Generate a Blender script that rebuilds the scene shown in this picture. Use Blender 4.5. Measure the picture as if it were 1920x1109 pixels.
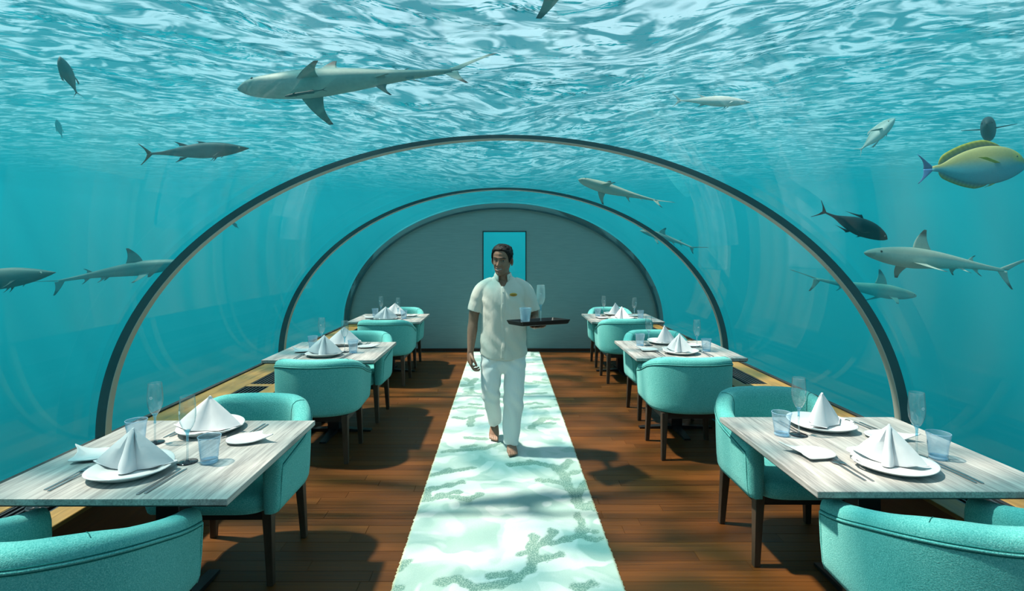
import bpy, bmesh, math, random
import numpy as np
from mathutils import Vector, Matrix, Euler

for _o in list(bpy.data.objects):
    bpy.data.objects.remove(_o, do_unlink=True)
SC = bpy.context.scene
COL = SC.collection
rng = random.Random(7)
PI = math.pi

# ------------------------------------------------------------------ camera
W, H = 1920, 1109
F = 1000.0            # focal length in pixels
EYE = 1.66            # camera height
U0, V0 = 944.0, 474.0  # vanishing point of the tunnel axis
cam = bpy.data.cameras.new('camera')
cam.sensor_width = 36.0
cam.lens = 36.0 * F / W
cam.shift_x = (W / 2 - U0) / W
cam.shift_y = -(H / 2 - V0) / W
cam.clip_start = 0.05
cam.clip_end = 300
camo = bpy.data.objects.new('camera', cam)
COL.objects.link(camo)
camo.location = (0, 0, EYE)
camo.rotation_euler = (PI / 2, 0, 0)
SC.camera = camo

# ------------------------------------------------------------------ world, sun, exposure
SC.view_settings.view_transform = 'Standard'
SC.view_settings.look = 'None'
SC.view_settings.gamma = 1.0
SC.view_settings.use_curve_mapping = False
SC.view_settings.exposure = 0.0
SC.cycles.use_denoising = True
SC.cycles.transparent_max_bounces = 32
SC.cycles.max_bounces = 8
SC.cycles.diffuse_bounces = 3
SC.cycles.glossy_bounces = 4
SC.cycles.transmission_bounces = 8
SC.cycles.volume_bounces = 0
SC.cycles.sample_clamp_indirect = 6.0
SC.cycles.blur_glossy = 0.5

world = bpy.data.worlds.new('world')
SC.world = world
world.use_nodes = True
wn = world.node_tree
wn.nodes.clear()
w_out = wn.nodes.new('ShaderNodeOutputWorld')
w_bg = wn.nodes.new('ShaderNodeBackground')
w_tc = wn.nodes.new('ShaderNodeTexCoord')
w_sep = wn.nodes.new('ShaderNodeSeparateXYZ')
w_ramp = wn.nodes.new('ShaderNodeValToRGB')
w_map = wn.nodes.new('ShaderNodeMapRange')
w_map.inputs[1].default_value = -1.0
w_map.inputs[2].default_value = 1.0
wn.links.new(w_tc.outputs['Generated'], w_sep.inputs[0])
wn.links.new(w_sep.outputs[2], w_map.inputs[0])
wn.links.new(w_map.outputs[0], w_ramp.inputs[0])
wn.links.new(w_ramp.outputs[0], w_bg.inputs[0])
wn.links.new(w_bg.outputs[0], w_out.inputs[0])
w_bg.inputs[1].default_value = 1.0
els = w_ramp.color_ramp.elements
els[0].position = 0.0; els[0].color = (0.000, 0.040, 0.045, 1)
els[1].position = 1.0; els[1].color = (0.80, 0.97, 1.12, 1)
for p_, c_ in ((0.40, (0.001, 0.075, 0.092, 1)), (0.51, (0.000, 0.215, 0.295, 1)), (0.555, (0.000, 0.235, 0.315, 1)), (0.58, (0.92, 1.16, 1.28, 1))):
    e_ = els.new(p_); e_.color = c_

sun = bpy.data.lights.new('sun', 'SUN')
sun.energy = 14.0
sun.color = (1.0, 0.79, 0.66)
sun.angle = 0.045
suno = bpy.data.objects.new('sun', sun)
COL.objects.link(suno)
suno.rotation_euler = Vector((0.52, -0.03, -1.0)).to_track_quat('-Z', 'Y').to_euler()

# ------------------------------------------------------------------ helpers
def pt(u, v, d):
    """world point seen at pixel (u, v) at depth d"""
    return Vector(((u - U0) / F * d, d, EYE - (v - V0) / F * d))

def mesh(name, verts, faces, smooth=True):
    me = bpy.data.meshes.new(name)
    me.from_pydata([tuple(v) for v in verts], [], [tuple(f) for f in faces])
    me.update()
    if smooth:
        me.shade_smooth()
    return me

def link(name, me, mat=None, parent=None, loc=None, rot=None):
    o = bpy.data.objects.new(name, me)
    COL.objects.link(o)
    if mat is not None and me is not None:
        if len(me.materials) == 0:
            me.materials.append(mat)
    if parent is not None:
        o.parent = parent
    if loc is not None:
        o.location = loc
    if rot is not None:
        o.rotation_euler = rot
    return o

def obj(name, verts, faces, mat=None, parent=None, smooth=True, loc=None, rot=None):
    return link(name, mesh(name, verts, faces, smooth), mat, parent, loc, rot)

def tag(o, label=None, cat=None, group=None, kind=None):
    if label: o['label'] = label
    if cat: o['category'] = cat
    if group: o['group'] = group
    if kind: o['kind'] = kind
    return o

def thing(name, label, cat, loc=(0, 0, 0), rz=0.0, group=None):
    o = bpy.data.objects.new(name, None)
    o.empty_display_size = 0.1
    COL.objects.link(o)
    o.location = loc
    o.rotation_euler = (0, 0, rz)
    return tag(o, label, cat, group)

def copy_tree(o, parent=None):
    c = o.copy()
    COL.objects.link(c)
    if parent is not None:
        c.parent = parent
    for ch in list(o.children):
        copy_tree(ch, c)
    return c

class MB:
    """collects geometry for one mesh"""
    def __init__(s):
        s.v, s.f = [], []
    def add(s, v, f):
        n = len(s.v)
        s.v += [tuple(p) for p in v]
        s.f += [tuple(i + n for i in q) for q in f]
        return s
    def box(s, x0, x1, y0, y1, z0, z1):
        v = [(x0, y0, z0), (x1, y0, z0), (x1, y1, z0), (x0, y1, z0), (x0, y0, z1), (x1, y0, z1), (x1, y1, z1), (x0, y1, z1)]
        f = [(3, 2, 1, 0), (4, 5, 6, 7), (0, 1, 5, 4), (1, 2, 6, 5), (2, 3, 7, 6), (3, 0, 4, 7)]
        return s.add(v, f)
    def rings(s, rings, cap=True, closed=True):
        """loft between rings of equal length"""
        n = len(rings[0]); k = len(rings)
        v = [p for r in rings for p in r]
        f = []
        m = n if closed else n - 1
        for i in range(k - 1):
            for j in range(m):
                a = i * n + j; b = i * n + (j + 1) % n
                f.append((a, b, b + n, a + n))
        if cap and closed:
            f.append(tuple(range(n - 1, -1, -1)))
            f.append(tuple((k - 1) * n + j for j in range(n)))
        return s.add(v, f)
    def tube(s, path, rad, seg=8, flat=1.0):
        P = [Vector(p) for p in path]
        if not hasattr(rad, '__len__'): rad = [rad] * len(P)
        rings = []
        up = None
        for i, p in enumerate(P):
            d = (P[min(i + 1, len(P) - 1)] - P[max(i - 1, 0)])
            d = d.normalized() if d.length > 1e-9 else Vector((0, 0, 1))
            if up is None:
                up = d.orthogonal().normalized()
            up = (up - d * up.dot(d))
            up = up.normalized() if up.length > 1e-6 else d.orthogonal().normalized()
            w = d.cross(up)
            rings.append([p + (up * math.cos(2 * PI * j / seg) + w * math.sin(2 * PI * j / seg) * flat) * rad[i] for j in range(seg)])
        return s.rings(rings)
    def lathe(s, prof, seg=32, center=(0, 0, 0)):
        cx, cy, cz = center
        rings = []
        for r, z in prof:
            r = max(r, 1e-5)
            rings.append([(cx + r * math.cos(2 * PI * j / seg), cy + r * math.sin(2 * PI * j / seg), cz + z) for j in range(seg)])
        return s.rings(rings)
    def mesh(s, name, smooth=True):
        return mesh(name, s.v, s.f, smooth)
    def build(s, name, mat=None, parent=None, smooth=True, loc=None, rot=None):
        return link(name, s.mesh(name, smooth), mat, parent, loc, rot)

def bevel(o, w=0.004, seg=2, ang=0.6):
    m = o.modifiers.new('bevel', 'BEVEL')
    m.width = w; m.segments = seg; m.limit_method = 'ANGLE'; m.angle_limit = ang
    m.harden_normals = False
    return o

def autosmooth(o, ang=0.7):
    """flat shading across sharp edges"""
    me = o.data
    bm = bmesh.new(); bm.from_mesh(me)
    for e in bm.edges:
        if len(e.link_faces) == 2 and e.calc_face_angle(0) > ang:
            e.smooth = False
    for f in bm.faces: f.smooth = True
    bm.to_mesh(me); bm.free()
    return o

def sstep(a, b, x):
    t = np.clip((np.asarray(x, float) - a) / (b - a), 0, 1)
    return t * t * (3 - 2 * t)

# ------------------------------------------------------------------ materials
class NT:
    """small node tree builder"""
    def __init__(s, name):
        s.m = bpy.data.materials.new(name)
        s.m.use_nodes = True
        s.t = s.m.node_tree
        s.t.nodes.clear()
        s.out = s.t.nodes.new('ShaderNodeOutputMaterial')
    def n(s, typ, **kw):
        nd = s.t.nodes.new('ShaderNode' + typ)
        for k, v in kw.items():
            setattr(nd, k, v)
        return nd
    def set(s, nd, **kw):
        for k, v in kw.items():
            nd.inputs[k.replace('_', ' ')].default_value = v
        return nd
    def l(s, a, b):
        s.t.links.new(a, b)
    def math(s, op, a, b=None, c=None, clamp=False):
        nd = s.n('Math', operation=op)
        nd.use_clamp = clamp
        for i, x in enumerate((a, b, c)):
            if x is None: continue
            if isinstance(x, (int, float)): nd.inputs[i].default_value = x
            else: s.l(x, nd.inputs[i])
        return nd.outputs[0]
    def coords(s, kind='Object', scale=(1, 1, 1), rot=(0, 0, 0), loc=(0, 0, 0)):
        tc = s.n('TexCoord')
        mp = s.n('Mapping')
        mp.inputs['Scale'].default_value = scale
        mp.inputs['Rotation'].default_value = rot
        mp.inputs['Location'].default_value = loc
        s.l(tc.outputs[kind], mp.inputs['Vector'])
        return mp.outputs[0]
    def noise(s, vec, scale=5, detail=3, rough=0.5, dist=0.0):
        nd = s.n('TexNoise')
        nd.inputs['Scale'].default_value = scale
        nd.inputs['Detail'].default_value = detail
        nd.inputs['Roughness'].default_value = rough
        nd.inputs['Distortion'].default_value = dist
        if vec is not None: s.l(vec, nd.inputs['Vector'])
        return nd.outputs[0]
    def ramp(s, fac, stops, interp='LINEAR'):
        nd = s.n('ValToRGB')
        cr = nd.color_ramp
        cr.interpolation = interp
        while len(cr.elements) < len(stops): cr.elements.new(0.5)
        for e, (p, c) in zip(cr.elements, stops):
            e.position = p
            e.color = (*c, 1) if hasattr(c, '__len__') and len(c) == 3 else ((c, c, c, 1) if not hasattr(c, '__len__') else c)
        s.l(fac, nd.inputs[0])
        return nd.outputs[0]
    def maprange(s, x, a, b, c=0.0, d=1.0, smooth=False):
        nd = s.n('MapRange')
        if smooth: nd.interpolation_type = 'SMOOTHSTEP'
        s.l(x, nd.inputs[0])
        for i, q in enumerate((a, b, c, d)): nd.inputs[i + 1].default_value = q
        return nd.outputs[0]
    def mix(s, fac, a, b, mode='MIX'):
        nd = s.n('Mix', data_type='RGBA', blend_type=mode)
        for i, x in ((0, fac), (6, a), (7, b)):
            if isinstance(x, (int, float)): nd.inputs[i].default_value = x
            elif isinstance(x, tuple): nd.inputs[i].default_value = (*x, 1) if len(x) == 3 else x
            else: s.l(x, nd.inputs[i])
        return nd.outputs[2]
    def bump(s, height, strength=0.3, dist=0.01, normal=None):
        nd = s.n('Bump')
        nd.inputs['Strength'].default_value = strength
        nd.inputs['Distance'].default_value = dist
        s.l(height, nd.inputs['Height'])
        if normal is not None: s.l(normal, nd.inputs['Normal'])
        return nd.outputs[0]
    def bsdf(s, color=None, rough=0.5, metal=0.0, spec=0.5, normal=None, **kw):
        p = s.n('BsdfPrincipled')
        for nm, x in (('Base Color', color), ('Roughness', rough), ('Metallic', metal), ('Specular IOR Level', spec)):
            if x is None: continue
            if isinstance(x, (int, float)): p.inputs[nm].default_value = x
            elif isinstance(x, tuple): p.inputs[nm].default_value = (*x, 1) if len(x) == 3 else x
            else: s.l(x, p.inputs[nm])
        for k, x in kw.items():
            p.inputs[k.replace('_', ' ')].default_value = x
        if normal is not None: s.l(normal, p.inputs['Normal'])
        return p.outputs[0]
    def done(s, surf=None, vol=None):
        if surf is not None: s.l(surf, s.out.inputs['Surface'])
        if vol is not None: s.l(vol, s.out.inputs['Volume'])
        return s.m

def plain(name, color, rough=0.5, metal=0.0, spec=0.5, **kw):
    t = NT(name)
    return t.done(t.bsdf(color, rough, metal, spec, **kw))

def facing_cos(t, normal=None):
    """|N.I| of the shading point"""
    g = t.n('NewGeometry')
    d = t.n('VectorMath', operation='DOT_PRODUCT')
    t.l(normal if normal is not None else g.outputs['Normal'], d.inputs[0])
    t.l(g.outputs['Incoming'], d.inputs[1])
    return t.math('ABSOLUTE', d.outputs['Value'])

def clear_glass(name, tint=(0.97, 0.99, 1.0), f0=0.04, rough=0.0, body=None, body_fac=0.0, gmax=1.0, edge=None):
    """thin clear glass: straight-through view plus Schlick mirror reflection"""
    t = NT(name)
    c = facing_cos(t)
    sch = t.math('POWER', t.math('SUBTRACT', 1.0, c, clamp=True), 5.0)
    fac = t.math('ADD', t.math('MULTIPLY', sch, gmax - f0), f0)
    tr = t.n('BsdfTransparent'); tr.inputs[0].default_value = (*tint, 1)
    if edge is not None:
        t.l(t.mix(t.math('POWER', t.math('SUBTRACT', 1.0, c, clamp=True), 2.5), tint, edge), tr.inputs[0])
    gl = t.n('BsdfGlossy'); gl.inputs['Roughness'].default_value = rough
    mx = t.n('MixShader')
    t.l(fac, mx.inputs[0]); t.l(gl.outputs[0], mx.inputs[2])
    src = tr.outputs[0]
    if body is not None:
        df = t.n('BsdfDiffuse'); df.inputs[0].default_value = (*body, 1)
        m2 = t.n('MixShader'); m2.inputs[0].default_value = body_fac
        t.l(src, m2.inputs[1]); t.l(df.outputs[0], m2.inputs[2])
        src = m2.outputs[0]
    t.l(src, mx.inputs[1])
    return t.done(mx.outputs[0])

# ------------------------------------------------------------------ tunnel section
ARCH_A, ARCH_B, ARCH_Z = 2.59, 1.94, 0.46   # half width, rise, springing height of the inner face
THICK = 0.10
RIB_Y = (3.42, 6.18, 8.90)
Y_BACK, Y_FRONT = 8.93, -5.0

def arch(n=64, off=0.0):
    """points of the half ellipse from left to right, offset outwards"""
    r = []
    for i in range(n + 1):
        a = PI - PI * i / n
        c, s_ = math.cos(a), math.sin(a)
        nx, nz = c / ARCH_A, s_ / ARCH_B
        L = math.hypot(nx, nz)
        r.append((ARCH_A * c + off * nx / L, ARCH_Z + ARCH_B * s_ + off * nz / L))
    return r

# ------------------------------------------------------------------ the sea around the tunnel
SEA_Z = 4.45

def swell(x):  # invented trough over the tunnel, shaped to darken the surface toward the sides
    return 0.95 * (x * x / (x * x + 16.0))

def make_sea():
    # water body: a closed volume with the tunnel cut out as a cavity
    t = NT('sea_water_volume')
    sc_ = t.n('VolumeScatter'); sc_.inputs['Color'].default_value = (0.03, 0.74, 0.96, 1); sc_.inputs['Density'].default_value = 0.050
    sc_.inputs['Anisotropy'].default_value = 0.1
    ab = t.n('VolumeAbsorption'); ab.inputs['Color'].default_value = (0.10, 0.72, 0.80, 1); ab.inputs['Density'].default_value = 0.11
    ad = t.n('AddShader'); t.l(sc_.outputs[0], ad.inputs[0]); t.l(ab.outputs[0], ad.inputs[1])
    vol = t.done(vol=ad.outputs[0])
    mb = MB()
    sx = [x * 0.5 for x in range(-52, 53)]
    ring = [(x, SEA_Z - 0.24 + swell(x)) for x in sx] + [(26, -6), (-26, -6)]
    mb.rings([[(x, y, z) for x, z in ring] for y in (-10, 46)])
    prof = arch(48, THICK + 0.004)
    prof = [(prof[0][0], -0.5)] + prof + [(prof[-1][0], -0.5)]
    ring = [[(x, y, z) for x, z in prof] for y in (Y_FRONT - 0.3, Y_BACK + 0.14)]
    k = MB().rings(ring)
    # orientation of the cavity: normals into the tunnel
    bm = bmesh.new()
    me = k.mesh('tmp'); bm.from_mesh(me)
    bmesh.ops.recalc_face_normals(bm, faces=bm.faces)
    bmesh.ops.reverse_faces(bm, faces=bm.faces)
    bm.verts.index_update()
    mb.add([v.co.copy() for v in bm.verts], [[v.index for v in f.verts] for f in bm.faces])
    bm.free(); bpy.data.meshes.remove(me)
    o = mb.build('sea_water', vol, smooth=False)
    tag(o, kind='structure')

    # the rippled surface overhead
    t = NT('sea_surface_ripples')
    v1 = t.coords('Object', scale=(0.50, 1.25, 1), rot=(0, 0, 0.06))
    n1 = t.noise(v1, 0.28, 3, 0.45, 0.8)
    v2 = t.coords('Object', scale=(0.6, 1.5, 1), rot=(0, 0, -0.2))
    n2 = t.noise(v2, 2.2, 3, 0.5, 0.6)
    hgt = t.math('ADD', n1, t.math('MULTIPLY', n2, 0.11))
    tc_ = t.n('TexCoord'); sx_ = t.n('SeparateXYZ'); t.l(tc_.outputs['Object'], sx_.inputs[0])
    calm = t.math('EXPONENT', t.math('MULTIPLY', t.math('POWER', t.math('ABSOLUTE', t.math('DIVIDE', sx_.outputs[0], 6.0)), 2.0), -1.0))
    hgt = t.math('MULTIPLY', hgt, t.math('ADD', t.math('MULTIPLY', calm, 0.6), 0.4))
    nrm = t.bump(hgt, 1.0, 1.8)
    c = facing_cos(t, nrm)
    fac = t.maprange(c, 0.05, 0.22, 0.03, 1.0, smooth=True)
    # sun dapples of the ripples, put into the surface's transparent colour by noise
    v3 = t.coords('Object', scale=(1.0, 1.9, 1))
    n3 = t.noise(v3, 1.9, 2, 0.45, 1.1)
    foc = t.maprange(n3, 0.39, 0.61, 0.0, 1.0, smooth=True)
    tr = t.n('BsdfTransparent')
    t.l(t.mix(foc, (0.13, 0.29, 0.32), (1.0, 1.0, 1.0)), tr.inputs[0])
    gl = t.n('BsdfGlossy'); gl.inputs['Roughness'].default_value = 0.05
    gl.inputs['Color'].default_value = (0.95, 0.97, 1, 1)
    t.l(nrm, gl.inputs['Normal'])
    mx = t.n('MixShader')
    t.l(fac, mx.inputs[0]); t.l(gl.outputs[0], mx.inputs[1]); t.l(tr.outputs[0], mx.inputs[2])
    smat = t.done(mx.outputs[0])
    xs = np.arange(-26, 26.01, 0.22); ys = np.arange(-10, 46.01, 0.22)
    X, Y = np.meshgrid(xs, ys)
    r = np.random.RandomState(3)
    Z = np.zeros_like(X)
    for i in range(26):
        lam = 0.9 * (6.0 ** r.rand())
        th = PI / 2 + r.randn() * 0.75
        k = 2 * PI / lam
        Z += 0.010 * lam ** 0.9 * np.sin(k * (X * math.cos(th) + Y * math.sin(th)) + r.rand() * 6.3)
    env = 0.35 + 0.65 * np.exp(-(X / 5.5) ** 2)
    Z = SEA_Z + Z * env + swell(X) - 0.12 * np.clip((Y - 4) / 10.0, 0, 1)
    nx_, ny_ = len(xs), len(ys)
    V = np.stack([X.ravel(), Y.ravel(), Z.ravel()], 1)
    i = np.arange(nx_ - 1); j = np.arange(ny_ - 1)
    I, J = np.meshgrid(i, j)
    a = (J * nx_ + I).ravel()
    Fc = np.stack([a, a + nx_, a + nx_ + 1, a + 1], 1)
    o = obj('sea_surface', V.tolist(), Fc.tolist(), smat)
    tag(o, kind='structure')
make_sea()

# ------------------------------------------------------------------ surface materials
M = {}
M['acrylic'] = clear_glass('clear_acrylic', (0.95, 0.988, 0.99), 0.025, 0.0, gmax=0.19)

def wood(name, dark, light, scale=(1.2, 14, 14), rough=0.45, streak=1.0, spec=0.4, rnd=0.55):
    t = NT(name)
    oi = t.n('ObjectInfo')
    tc = t.n('TexCoord')
    off = t.n('VectorMath', operation='SCALE')
    cmb = t.n('CombineXYZ')
    for k in range(3): t.l(oi.outputs['Random'], cmb.inputs[k])
    t.l(cmb.outputs[0], off.inputs[0]); off.inputs['Scale'].default_value = 37.0
    ad = t.n('VectorMath', operation='ADD')
    t.l(tc.outputs['Object'], ad.inputs[0]); t.l(off.outputs[0], ad.inputs[1])
    mp = t.n('Mapping'); mp.inputs['Scale'].default_value = scale
    t.l(ad.outputs[0], mp.inputs[0])
    n1 = t.noise(mp.outputs[0], 2.2, 5, 0.62, 0.6)
    n2 = t.noise(mp.outputs[0], 9.0, 3, 0.5, 0.2)
    f = t.math('ADD', t.math('MULTIPLY', n1, 0.75), t.math('MULTIPLY', n2, 0.25))
    f = t.math('ADD', f, t.math('MULTIPLY', t.math('SUBTRACT', oi.outputs['Random'], 0.5), rnd * 0.5))
    c = t.ramp(f, [(0.28, dark), (0.72, light)])
    b = t.bump(n2, 0.15 * streak, 0.002)
    rr = t.maprange(n1, 0.3, 0.7, rough - 0.08, rough + 0.1)
    p = t.bsdf(c, rough, 0, spec, b)
    t.l(rr, p.node.inputs['Roughness'])
    return t.done(p)

M['floorwood'] = wood('walnut_planks', (0.022, 0.0065, 0.0015), (0.150, 0.053, 0.0105), (0.9, 9, 9), 0.46, rnd=0.32, spec=0.2)
M['subfloor'] = plain('dark_subfloor', (0.02, 0.01, 0.006), 0.8)
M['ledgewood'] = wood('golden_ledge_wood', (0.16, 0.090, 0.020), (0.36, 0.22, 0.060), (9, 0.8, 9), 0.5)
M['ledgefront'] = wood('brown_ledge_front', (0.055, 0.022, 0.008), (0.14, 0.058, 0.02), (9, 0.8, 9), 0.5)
M['vent'] = plain('black_vent_metal', (0.018, 0.022, 0.026), 0.45, 0.0)
M['gasket'] = plain('black_gasket', (0.015, 0.018, 0.018), 0.6)
M['steel'] = plain('dark_steel', (0.025, 0.026, 0.028), 0.38, 0.5)

t = NT('polished_rib')
n_ = t.noise(t.coords('Object', scale=(1, 1, 1)), 3.0, 2)
M['rib'] = t.done(t.bsdf(t.ramp(n_, [(0.3, (0.035, 0.070, 0.078)), (0.7, (0.055, 0.092, 0.096))]), 0.12, 0.0, 0.7))
M['ribface'] = plain('pale_rib_edge', (0.46, 0.44, 0.38), 0.4, 0.0)

t = NT('grey_wall_paint')
n_ = t.noise(t.coords('Object', scale=(1.5, 1, 22)), 3.0, 3)
n2_ = t.noise(t.coords('Object', scale=(6, 1, 60)), 14.0, 2)
M['wall'] = t.done(t.bsdf(t.ramp(n_, [(0.3, (0.185, 0.300, 0.298)), (0.7, (0.21, 0.330, 0.328))]), 0.75, 0, 0.25, t.bump(n2_, 0.12, 0.002)))
M['darkwall'] = plain('grey_entrance_wall', (0.22, 0.23, 0.22), 0.8)
M['base'] = wood('dark_baseboard', (0.02, 0.008, 0.004), (0.05, 0.02, 0.01), (1, 9, 9), 0.5)

# ------------------------------------------------------------------ acrylic shell
def panel(name, y0, y1):
    inn = arch(80, 0.0); out = arch(80, THICK)
    prof = inn + out[::-1]
    mb = MB().rings([[(x, y, z) for x, z in prof] for y in (y0, y1)])
    o = mb.build(name, M['acrylic'])
    autosmooth(o, 0.5)
    return tag(o, kind='structure')
panel('window_1', Y_FRONT, RIB_Y[0] - 0.03)
panel('window_2', RIB_Y[0] + 0.03, RIB_Y[1] - 0.03)
panel('window_3', RIB_Y[1] + 0.03, Y_BACK)

# ribs: a polished dark band, thin at the crown and deeper at the feet, with a pale inner edge
def rib(name, yc, w=0.046, t0=0.012, t1=0.055, edgemat=None):
    n = 96
    root = thing(name, None, None)
    root['kind'] = 'structure'
    a_in, a_out = [], []
    body = [[], [], [], []]
    rings, edge = [], []
    for i in range(n + 1):
        a = PI - PI * i / n
        c, s_ = math.cos(a), math.sin(a)
        nx, nz = c / ARCH_A, s_ / ARCH_B
        L = math.hypot(nx, nz); nx /= L; nz /= L
        tk = t0 + (t1 - t0) * (1 - s_) ** 0.55
        px, pz = ARCH_A * c, ARCH_Z + ARCH_B * s_
        ox, oz = px + nx * 0.012, pz + nz * 0.012
        ix, iz = px - nx * tk, pz - nz * tk
        rings.append([(ox, yc - w / 2, oz), (ox, yc + w / 2, oz), (ix, yc + w / 2, iz), (ix, yc - w / 2, iz)])
        jx, jz = px - nx * (tk + 0.004), pz - nz * (tk + 0.004)
        e = 0.002
        edge.append([(ix + nx * .001, yc - w / 2 - e, iz + nz * .001), (ix + nx * .001, yc + w / 2 + e, iz + nz * .001), (jx, yc + w / 2 + e, jz), (jx, yc - w / 2 - e, jz)])
    o = MB().rings(rings).build('rib_band', M['rib'], root); autosmooth(o, 0.5)
    o = MB().rings(edge).build('rib_edge', edgemat or M['ribface'], root); autosmooth(o, 0.5)
    if edgemat is None: o['label'] = 'pale inner edge strip'
    g = MB()
    return root
rib('trim_1', RIB_Y[0])
rib('trim_2', RIB_Y[1])
rib('trim_3', RIB_Y[2] - 0.005, 0.03, 0.010, 0.016, M['rib'])

# ------------------------------------------------------------------ back wall with its tall window
WX0, WX1, WZ1 = -0.350, 0.384, 2.02
def wall_slab(name, y0, y1, mat, hole=None, off=0.09):
    mb = MB()
    n = 80
    xs = [(ARCH_A + off) * (-math.cos(PI * i / n)) for i in range(n + 1)]
    xs = sorted(set(xs + ([hole[0], hole[1]] if hole else [])))
    def top(x):
        q = max(0.0, 1 - (x / (ARCH_A + off)) ** 2)
        return ARCH_Z + (ARCH_B + off) * math.sqrt(q)
    for a, b in zip(xs[:-1], xs[1:]):
        z0 = 0.0
        if hole and a >= hole[0] - 1e-6 and b <= hole[1] + 1e-6: z0 = hole[2]
        za, zb = top(a), top(b)
        v = [(a, y0, z0), (b, y0, z0), (b, y0, zb), (a, y0, za), (a, y1, z0), (b, y1, z0), (b, y1, zb), (a, y1, za)]
        f = [(0, 1, 2, 3), (5, 4, 7, 6), (3, 2, 6, 7), (1, 0, 4, 5)]
        if hole and abs(b - hole[0]) < 1e-6: f.append((2, 1, 5, 6))
        if hole and abs(a - hole[1]) < 1e-6: f.append((0, 3, 7, 4))
        mb.add(v, f)
    bmw = bmesh.new(); me = mb.mesh(name, False); bmw.from_mesh(me)
    bmesh.ops.remove_doubles(bmw, verts=bmw.verts, dist=1e-5)
    bmesh.ops.recalc_face_normals(bmw, faces=bmw.faces)
    bmw.to_mesh(me); bmw.free()
    return tag(link(name, me, mat), kind='structure')
wall_slab('wall_back', Y_BACK, Y_BACK + 0.12, M['wall'], (WX0, WX1, WZ1))
wall_slab('wall_front', Y_FRONT - 0.12, Y_FRONT, M['darkwall'])
win = thing('window_4', None, None, (0, 0, 0)); win['kind'] = 'structure'
fr = MB()
for bx in ((WX0, WX0 + 0.016, 0.0, WZ1), (WX1 - 0.016, WX1, 0.0, WZ1), (WX0, WX1, WZ1 - 0.016, WZ1), (WX0, WX1, 0.0, 0.02)):
    fr.box(bx[0], bx[1], Y_BACK - 0.012, Y_BACK + 0.06, bx[2], bx[3])
fr.build('window_frame', plain('dark_window_frame', (0.012, 0.05, 0.055), 0.4), win, smooth=False)
MB().box(WX0 + 0.01, WX1 - 0.01, Y_BACK + 0.03, Y_BACK + 0.045, 0.01, WZ1 - 0.01).build('pane', M['acrylic'], win, smooth=False)
for nm, xa, xb in (('baseboard_left', -2.0, WX0 - 0.002), ('baseboard_right', WX1 + 0.002, 2.08)):
    tag(MB().box(xa, xb, Y_BACK - 0.018, Y_BACK, 0.0, 0.055).build(nm, M['base'], smooth=False), kind='structure')

# ------------------------------------------------------------------ floor of single planks
XL, XR = -1.985, 2.085          # inner faces of the two ledges
fl = MB().box(XL, XR, Y_FRONT, Y_BACK, -0.12, -0.014).build('floor', M['subfloor'], smooth=False)
tag(fl, kind='structure')
def plank_mesh():
    c = 0.004
    mb = MB()
    v = [(-.5, -.5, -1), (.5, -.5, -1), (.5, .5, -1), (-.5, .5, -1)]
    # chamfer is given in plank widths
    v += [(-.5, -.5, -0.18), (.5, -.5, -0.18), (.5, .5, -0.18), (-.5, .5, -0.18)]
    v += [(-.4992, -.486, 0), (.4992, -.486, 0), (.4992, .486, 0), (-.4992, .486, 0)]
    f = [(3, 2, 1, 0)]
    for k in (0, 4):
        for j in range(4):
            f.append((k + j, k + (j + 1) % 4, k + 4 + (j + 1) % 4, k + 4 + j))
    f.append((8, 9, 10, 11))
    me = mesh('plank', v, f, False)
    me.materials.append(M['floorwood'])
    return me
pm = plank_mesh()
PW = 0.092
row = 0
y = 1.4
while y < Y_BACK - 0.02:
    w = min(PW, Y_BACK - 0.018 - y)
    x = XL
    first = True
    while x < XR - 0.01:
        L = rng.uniform(1.1, 1.9)
        if first:
            L = rng.uniform(0.35, 1.9); first = False
        if XR - (x + L) < 0.3: L = XR - x
        o = bpy.data.objects.new('plank', pm)
        COL.objects.link(o)
        o.parent = fl
        o.location = (x + L / 2, y + w / 2, rng.uniform(-0.0006, 0.0))
        o.scale = (L - 0.0008, w - 0.0007, 0.0135)
        x += L
    y += PW
    row += 1
# plain boards behind the camera
tag(MB().box(XL, XR, Y_FRONT, 1.398, -0.0138, -0.0005).build('floor', M['floorwood'], smooth=False), kind='structure')

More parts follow.
